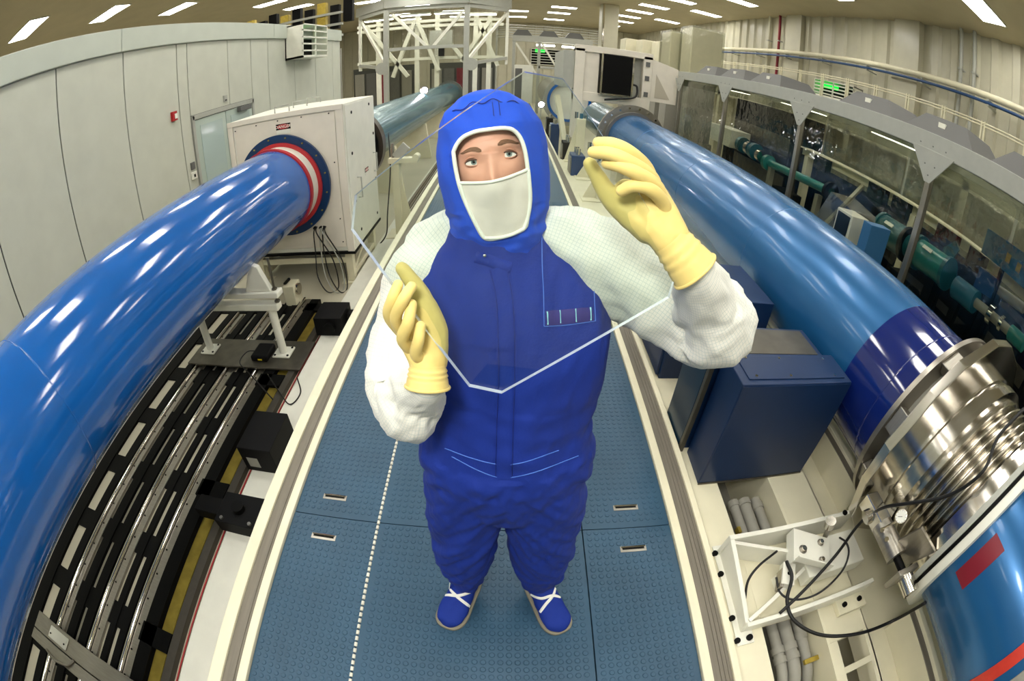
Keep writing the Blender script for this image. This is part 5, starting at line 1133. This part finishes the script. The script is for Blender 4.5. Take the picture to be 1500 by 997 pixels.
G().tube([mask_fn(k / 40, 0.0) + HF * 0.0008 for k in range(41)], 0.0034, 8).obj('mask_binding', M_trim, mk, smooth=True)
G().tube([mask_fn(0.0, k / 20) + HF * 0.001 for k in range(21)] + [mask_fn(k / 30, 1.0) + HF * 0.001 for k in range(1, 31)] + [mask_fn(1.0, 1 - k / 20) + HF * 0.001 for k in range(1, 21)], 0.0036, 8).obj('mask_binding', M_trim, mk, smooth=True)

# coverall
torso = [hring(.02, .87, .66, .12, .10), hring(.02, .868, .74, .205, .150), hring(.02, .865, .84, .238, .170), hring(.02, .860, .94, .252, .172), hring(.02, .858, 1.02, .224, .156), hring(.022, .862, 1.12, .212, .148), hring(.025, .868, 1.24, .226, .147), hring(.022, .878, 1.34, .236, .142), hring(.012, .893, 1.42, .215, .130), hring(.0, .908, 1.48, .170, .115), hring(-.012, .922, 1.525, .118, .100), hring(-.020, .932, 1.565, .096, .092)]
g = loft(interp(torso, 5), 56)
def leg(pts):
    q = loft(interp([hring(*p) for p in pts], 5), 40); g.add(q.v, q.f)
leg([(-.085, .868, .86, .135, .155), (-.105, .862, .68, .135, .145), (-.122, .850, .52, .122, .132), (-.127, .838, .38, .114, .120), (-.130, .830, .27, .098, .104), (-.132, .826, .20, .080, .086), (-.134, .824, .13, .070, .076)])
leg([(.125, .868, .86, .135, .155), (.138, .862, .68, .138, .145), (.150, .850, .52, .126, .132), (.156, .838, .38, .116, .120), (.164, .830, .27, .100, .104), (.170, .826, .20, .082, .086), (.172, .824, .13, .072, .076)])
def fold(p):
    x, y, z = p; d = 0
    if z > 0.98:
        d += 0.010 * noise.noise(Vector((x * 11 + z * 2.0, y * 7, z * 2.2))) + 0.006 * noise.noise(Vector((x * 24, y * 14, z * 4 + x * 6)))
    else:
        s_ = 1 if x > .02 else -1; k = max(0, min(1, (0.98 - z) / .1))
        d += (0.013 * noise.noise(Vector(((x - .02) * 7 * 1.0, y * 6, z * 10 + s_ * x * 18))) + 0.009 * noise.noise(Vector((x * 14, y * 14, z * 26 + s_ * x * 30)))) * (0.4 + .6 * k)
        if z < .34: d += 0.010 * noise.noise(Vector((x * 6, y * 6, z * 30))) * max(0, 1 - abs(z - .26) / .1)
    if 0.9 < z < 1.2: d += 0.006 * noise.noise(Vector((x * 10, y * 8, z * 22)))
    def rg(v_): return 0.5 - 2 * abs(noise.noise(Vector(v_)))
    if z > 0.98: d += 0.0060 * rg((x * 9 + z * 1.5, y * 6, z * 2.6 + 3)) * min(1, (z - .98) * 8) * (0.45 if z > 1.36 else 1) + 0.0028 * rg((x * 20 - z * 5, y * 12, z * 7))
    else: d += 0.0065 * rg((x * 5, y * 5, z * 9 + s_ * x * 13)) + 0.0035 * rg((x * 11, y * 11, z * 17 - s_ * x * 22))
    d += 0.0015 * noise.noise(Vector((x * 50, y * 50, z * 30)))
    return d
cover = remeshed(g, 'coverall', M_suit, person, 0.0075, 3, fold)
def bvh(o):
    off = world_loc(o); me = o.data; return BVHTree.FromPolygons([v.co + off for v in me.vertices], [tuple(p.vertices) for p in me.polygons])
BT = bvh(cover)
def cast(B, px, py):
    r = ray(px, py); h_ = B.ray_cast(CP, r); return (h_[0], h_[1]) if h_[0] is not None else (None, None)
def ribbon(B, pix, wd, lift, name, m, parent, n=8, thick=0.0015):
    pts = []; pl = spline([Vector((p[0], p[1], 0)) for p in pix], n)
    for p in pl:
        c, nn = cast(B, p.x, p.y)
        if c is not None: pts.append((c, nn))
    if len(pts) < 3: return None
    vs = []; g = G()
    for i, (c, nn) in enumerate(pts):
        tdir = (pts[min(i + 1, len(pts) - 1)][0] - pts[max(i - 1, 0)][0]).normalized(); sd = tdir.cross(nn).normalized()
        for k in (-1, -.5, 0, .5, 1):
            q_ = c + sd * wd / 2 * k; h_ = B.find_nearest(q_); b_ = h_[0] if h_[0] is not None else q_
            vs.append(b_ + h_[1] * (lift if abs(k) < 1 else lift * 0.2))
    m_ = len(pts); g.add(vs, [(i * 5 + k, i * 5 + k + 1, (i + 1) * 5 + k + 1, (i + 1) * 5 + k) for i in range(m_ - 1) for k in range(4)])
    return g.obj(name, m, parent, smooth=True)
ribbon(BT, [(731, 392), (739, 440), (742, 500), (742, 560), (740, 620), (738, 700)], 0.042, 0.0045, 'zip_placket', M_suit, cover, 14)
for dx in (-12, 12): ribbon(BT, [(731 + dx, 396), (739 + dx, 440), (742 + dx, 500), (742 + dx, 560), (740 + dx, 620), (738 + dx, 696)], 0.0022, 0.0055, 'stitching', mat('dark_stitch', (14, 36, 120), .7), cover, 12)
for pl in ([(652, 656), (690, 670), (728, 679), (765, 677), (818, 659)], [(662, 668), (700, 688), (735, 699), (780, 692), (847, 667)]): ribbon(BT, pl, 0.0022, 0.0025, 'stitching', M_seam, cover, 12)
for pl in ([(793, 335), (794, 390), (796, 430), (797, 478)], [(797, 478), (830, 476), (872, 470)], [(872, 470), (870, 430), (868, 385)]): ribbon(BT, pl, 0.0018, 0.002, 'stitching', M_seam, cover, 8)
pk = ribbon(BT, [(799, 466), (820, 464.5), (845, 462), (868, 460)], 0.030, 0.0028, 'pen_pocket', M_purple, cover, 10)
for x, y in ((801, 466), (820, 464), (843, 462), (864, 460)): ribbon(BT, [(x, y - 10), (x + .4, y), (x + .8, y + 9)], 0.0020, 0.0045, 'pocket_stripe', mat('stripe_cyan', (150, 215, 220), .6), pk, 5)
ribbon(BT, [(697, 376), (715, 381), (733, 388), (748, 392)], 0.024, 0.006, 'collar_tab', M_suit, cover, 8)
sp_, sn_ = cast(BT, 711, 374)
if sp_ is not None: G().sphere(sp_ + sn_ * .008, .0042, 14, 8).obj('snap_button', M_chrome, cover, smooth=True)

# sleeves
def sleeve(pts, rs, name, seed, flat=1.0):
    path = spline(pts, 10); n = 64; R_ = np.interp(np.linspace(0, len(rs) - 1, len(path)), range(len(rs)), rs)
    g = G(); vs = []; prev = None; ln = 0; uvs = []
    for i, p in enumerate(path):
        a = path[max(i - 1, 0)]; b = path[min(i + 1, len(path) - 1)]; t_ = (b - a).normalized(); ln += (p - path[i - 1]).length if i else 0
        x = (Vector((0, 1, 0)) - t_ * t_.y).normalized() if prev is None else (prev - t_ * prev.dot(t_)).normalized(); prev = x; y = t_.cross(x)
        for k in range(n):
            an = 2 * pi * k / n; dv = x * math.cos(an) + y * math.sin(an)
            d = 0.013 * noise.noise(Vector((math.cos(an) * 1.4 + seed, math.sin(an) * 1.4, ln * 16 + .8 * math.sin(an)))) + 0.007 * noise.noise(Vector((math.cos(an) * 3 + seed, math.sin(an) * 3, ln * 34))) + 0.003 * noise.noise(Vector((math.cos(an) * 6, math.sin(an) * 6 + seed, ln * 70)))
            fac = min(1, i / 6) * max(0, min(1, (len(path) - 9 - i) / 12))
            vs.append(p + dv * (R_[i] + d * fac)); uvs.append((k / n * 2 * pi * 0.095 / 0.0085, ln / 0.0085))
    m_ = len(path); fs = [(i * n + k, i * n + (k + 1) % n, (i + 1) * n + (k + 1) % n, (i + 1) * n + k) for i in range(m_ - 1) for k in range(n)]
    g.add(vs, fs); o = g.obj(name, M_sleeve, person, smooth=True, keep=True)
    ul = o.data.uv_layers.new(name='UVMap')
    for pol in o.data.polygons:
        ks = [o.data.loops[l].vertex_index for l in pol.loop_indices]; wrap = any(k % n == 0 for k in ks) and any(k % n == n - 1 for k in ks)
        for l, k in zip(pol.loop_indices, ks):
            u_, v_ = uvs[k]
            if wrap and k % n == 0: u_ = 2 * pi * 0.095 / 0.0085
            ul.data[l].uv = (u_, v_)
    return o
slR = sleeve([(-.03, .975, 1.530), (-.105, .972, 1.510), (-.175, .945, 1.435), (-.222, .875, 1.305), (-.232, .795, 1.205), (-.210, .738, 1.205), (-.176, .704, 1.280), tuple(onplate(625, 562, .0)), tuple(onplate(625, 548, -.004))], [.050, .082, .093, .090, .086, .082, .060, .034, .022], 'sleeve', 0.0)
slL = sleeve([(.015, .975, 1.540), (.11, .965, 1.520), (.215, .935, 1.480), (.345, .885, 1.435), (.452, .822, 1.392), (.465, .778, 1.420), (.400, .740, 1.498), tuple(onplate(1016, 394, -.006)), tuple(onplate(1000, 377, -.008))], [.050, .080, .098, .104, .102, .096, .070, .036, .024], 'sleeve', 5.0)

# gloves
def finger_raw(chain, rs, n=18, sub=8):
    g = G(); path = spline([onplate(*c) for c in chain], sub); rr = list(np.interp(np.linspace(0, 1, len(path)), np.linspace(0, 1, len(rs)), rs))
    d = (path[0] - path[1]).normalized(); r0 = rr[0]
    tip = [(path[0] + d * r0 * math.sin(a), r0 * math.cos(a)) for a in (1.45, 1.2, .9, .6, .3)]
    q = G().tube([t_[0] for t_ in tip] + path, [t_[1] for t_ in tip] + rr, n); g.add(q.v, q.f); return g
def finger(g, chain, rs, n=14):
    q = finger_raw(chain, rs, n, 6); g.add(q.v, q.f); c = onplate(*chain[-1]); q = G().sphere(c, rs[-1], 14, 8); g.add(q.v, q.f)
def make_glove(palm, fingers, cuff_a, cuff_b, rc, wr=0.0):
    g = G()
    for c in palm: finger(g, *c)
    o = remeshed(g, 'glove', M_glove, person, 0.003, 4, lambda p: 0.0010 * noise.noise(p * 60)); off = world_loc(o)
    bm = bmesh.new(); bm.from_mesh(o.data)
    extra = G()
    for c in fingers: q = finger_raw(*c); extra.add(q.v, q.f)
    a, b = onplate(*cuff_a), onplate(*cuff_b); path = [a.lerp(b, k / 14) for k in range(15)]
    rad = [rc[0] + (rc[1] - rc[0]) * (k / 14) + (0.0016 * math.sin(k * 2.1) if 1 < k < 9 else 0) for k in range(15)]
    q = G().tube(path, rad, 36, caps=False); extra.add(q.v, q.f)
    me = extra.mesh('x', off); bm.from_mesh(me); bm.to_mesh(o.data); bm.free(); o.data.shade_smooth()
    d = (b - a).normalized(); u = d.cross(Vector((0, 0, 1))).normalized(); v = d.cross(u)
    G().tube([b + (u * math.cos(2 * pi * k / 40) + v * math.sin(2 * pi * k / 40)) * rc[1] for k in range(40)], 0.0030, 8, closed=True).obj('cuff_roll', M_glove, o, smooth=True)
    return o
glR = make_glove(
    [([(589, 393, -.024), (606, 416, -.026), (622, 448, -.027), (634, 485, -.028), (634, 528, -.018)], [.0125, .0160, .0230, .0290, .0290]),
     ([(612, 470, -.030), (622, 500, -.026), (628, 540, -.008)], [.018, .026, .029]),
     ([(590, 484, -.016), (602, 502, -.016), (618, 522, -.012), (625, 540, -.006)], [.014, .022, .029, .030])],
    [([(583, 417, .022), (575, 438, .028), (570, 462, .012), (590, 488, -.018)], [.0092, .0105, .0112, .0125]),
     ([(603, 420, .022), (590, 440, .034), (580, 468, .018), (597, 496, -.016)], [.0092, .0105, .0112, .0125]),
     ([(603, 446, .022), (598, 472, .034), (590, 497, .020), (606, 514, -.012)], [.0095, .0108, .0115, .0125]),
     ([(616, 478, .022), (613, 499, .030), (609, 518, .018), (620, 528, -.006)], [.0095, .0105, .0112, .0120])],
    (627, 532, -.008), (626, 566, .004), (.0335, .0415))
glL = make_glove(
    [([(864, 240, -.024), (876, 260, -.028), (892, 286, -.030), (916, 308, -.030), (950, 332, -.022)], [.0120, .0140, .0180, .024, .030]),
     ([(918, 278, -.030), (942, 298, -.028), (962, 330, -.018), (984, 358, -.012)], [.020, .030, .032, .031]),
     ([(946, 262, -.012), (956, 280, -.018), (970, 310, -.018), (985, 345, -.012)], [.014, .022, .027, .030]),
     ([(960, 280, -.008), (972, 312, -.014), (982, 348, -.012)], [.014, .022, .030])],
    [([(877, 209, .020), (897, 211, .026), (921, 222, .022), (946, 246, -.004), (958, 280, -.020)], [.0094, .0108, .0114, .0125, .014]),
     ([(870, 223, .024), (893, 225, .036), (921, 237, .032), (953, 260, .004), (963, 290, -.016)], [.0098, .0112, .0118, .0130, .014]),
     ([(890, 239, .024), (910, 243, .036), (935, 255, .032), (961, 274, .006), (970, 302, -.014)], [.0100, .0115, .0120, .0130, .014]),
     ([(911, 279, .020), (928, 272, .030), (952, 277, .026), (971, 297, .002), (975, 322, -.014)], [.0094, .0105, .0112, .0125, .014])],
    (980, 350, -.012), (1018, 397, -.004), (.0335, .0440))

# boots
def boot(toe, heel, ank, label):
    toe = Vector((*toe, 0)); heel = Vector((*heel, 0)); d = (toe - heel); L_ = d.length; d.normalize(); s_ = Vector((-d.y, d.x, 0))
    prof = [(0.0, .026, .06), (.05, .041, .085), (.18, .049, .12), (.35, .053, .128), (.52, .058, .098), (.70, .063, .076), (.85, .059, .060), (.95, .043, .045), (1.0, .018, .026)]
    rings = [(heel + d * L_ * u + Vector((0, 0, h_ / 2 + .010)), s_ * w_, Vector((0, 0, h_ / 2))) for u, w_, h_ in prof]
    g = loft(interp([(tuple(c), tuple(a), tuple(b)) for c, a, b in rings], 4), 28)
    q = loft(interp([hring(ank[0], ank[1], .05, .050, .058), hring(ank[0], ank[1], .12, .058, .064), hring(ank[0], ank[1] + .004, .20, .066, .072)], 4), 28); g.add(q.v, q.f)
    b = remeshed(g, 'boot_cover', mat('boot_cloth', (26, 50, 138), .75, spec=.25, bump=.1, bscale=140), person, 0.005, 4, lambda p: 0.004 * noise.noise(p * 26) if p.z > .02 else 0)
    out = []
    for u, w_, h_ in prof: out.append((u, w_ + .006))
    left = [heel + d * L_ * min(1.02, u * 1.02) + s_ * w_ for u, w_ in out]; right = [heel + d * L_ * min(1.02, u * 1.02) - s_ * w_ for u, w_ in reversed(out)]
    pl = spline([*left, *right, left[0]], 3)[:-1]
    G().prism([(p.x, p.y) for p in pl], 'z', 0.003, 0.022).obj('boot_sole', M_sole, b, bevel=.004)
    return b
bR = boot((-.214, .624), (-.108, .888), (-.134, .826), ''); bL = boot((.270, .610), (.146, .884), (.172, .826), '')
B1 = bvh(bR); B2_ = bvh(bL)
for B_, par, pls in ((B1, bR, ([(660, 843), (657, 858), (668, 872), (688, 888)], [(638, 874), (655, 871), (672, 872), (692, 866)])), (B2_, bL, ([(764, 852), (774, 868), (792, 876), (812, 872), (835, 880)], [(814, 860), (810, 872), (800, 884), (791, 896)]))):
    for pl in pls: ribbon(B_, pl, 0.013, 0.003, 'elastic_strap', M_trim, par, 8)
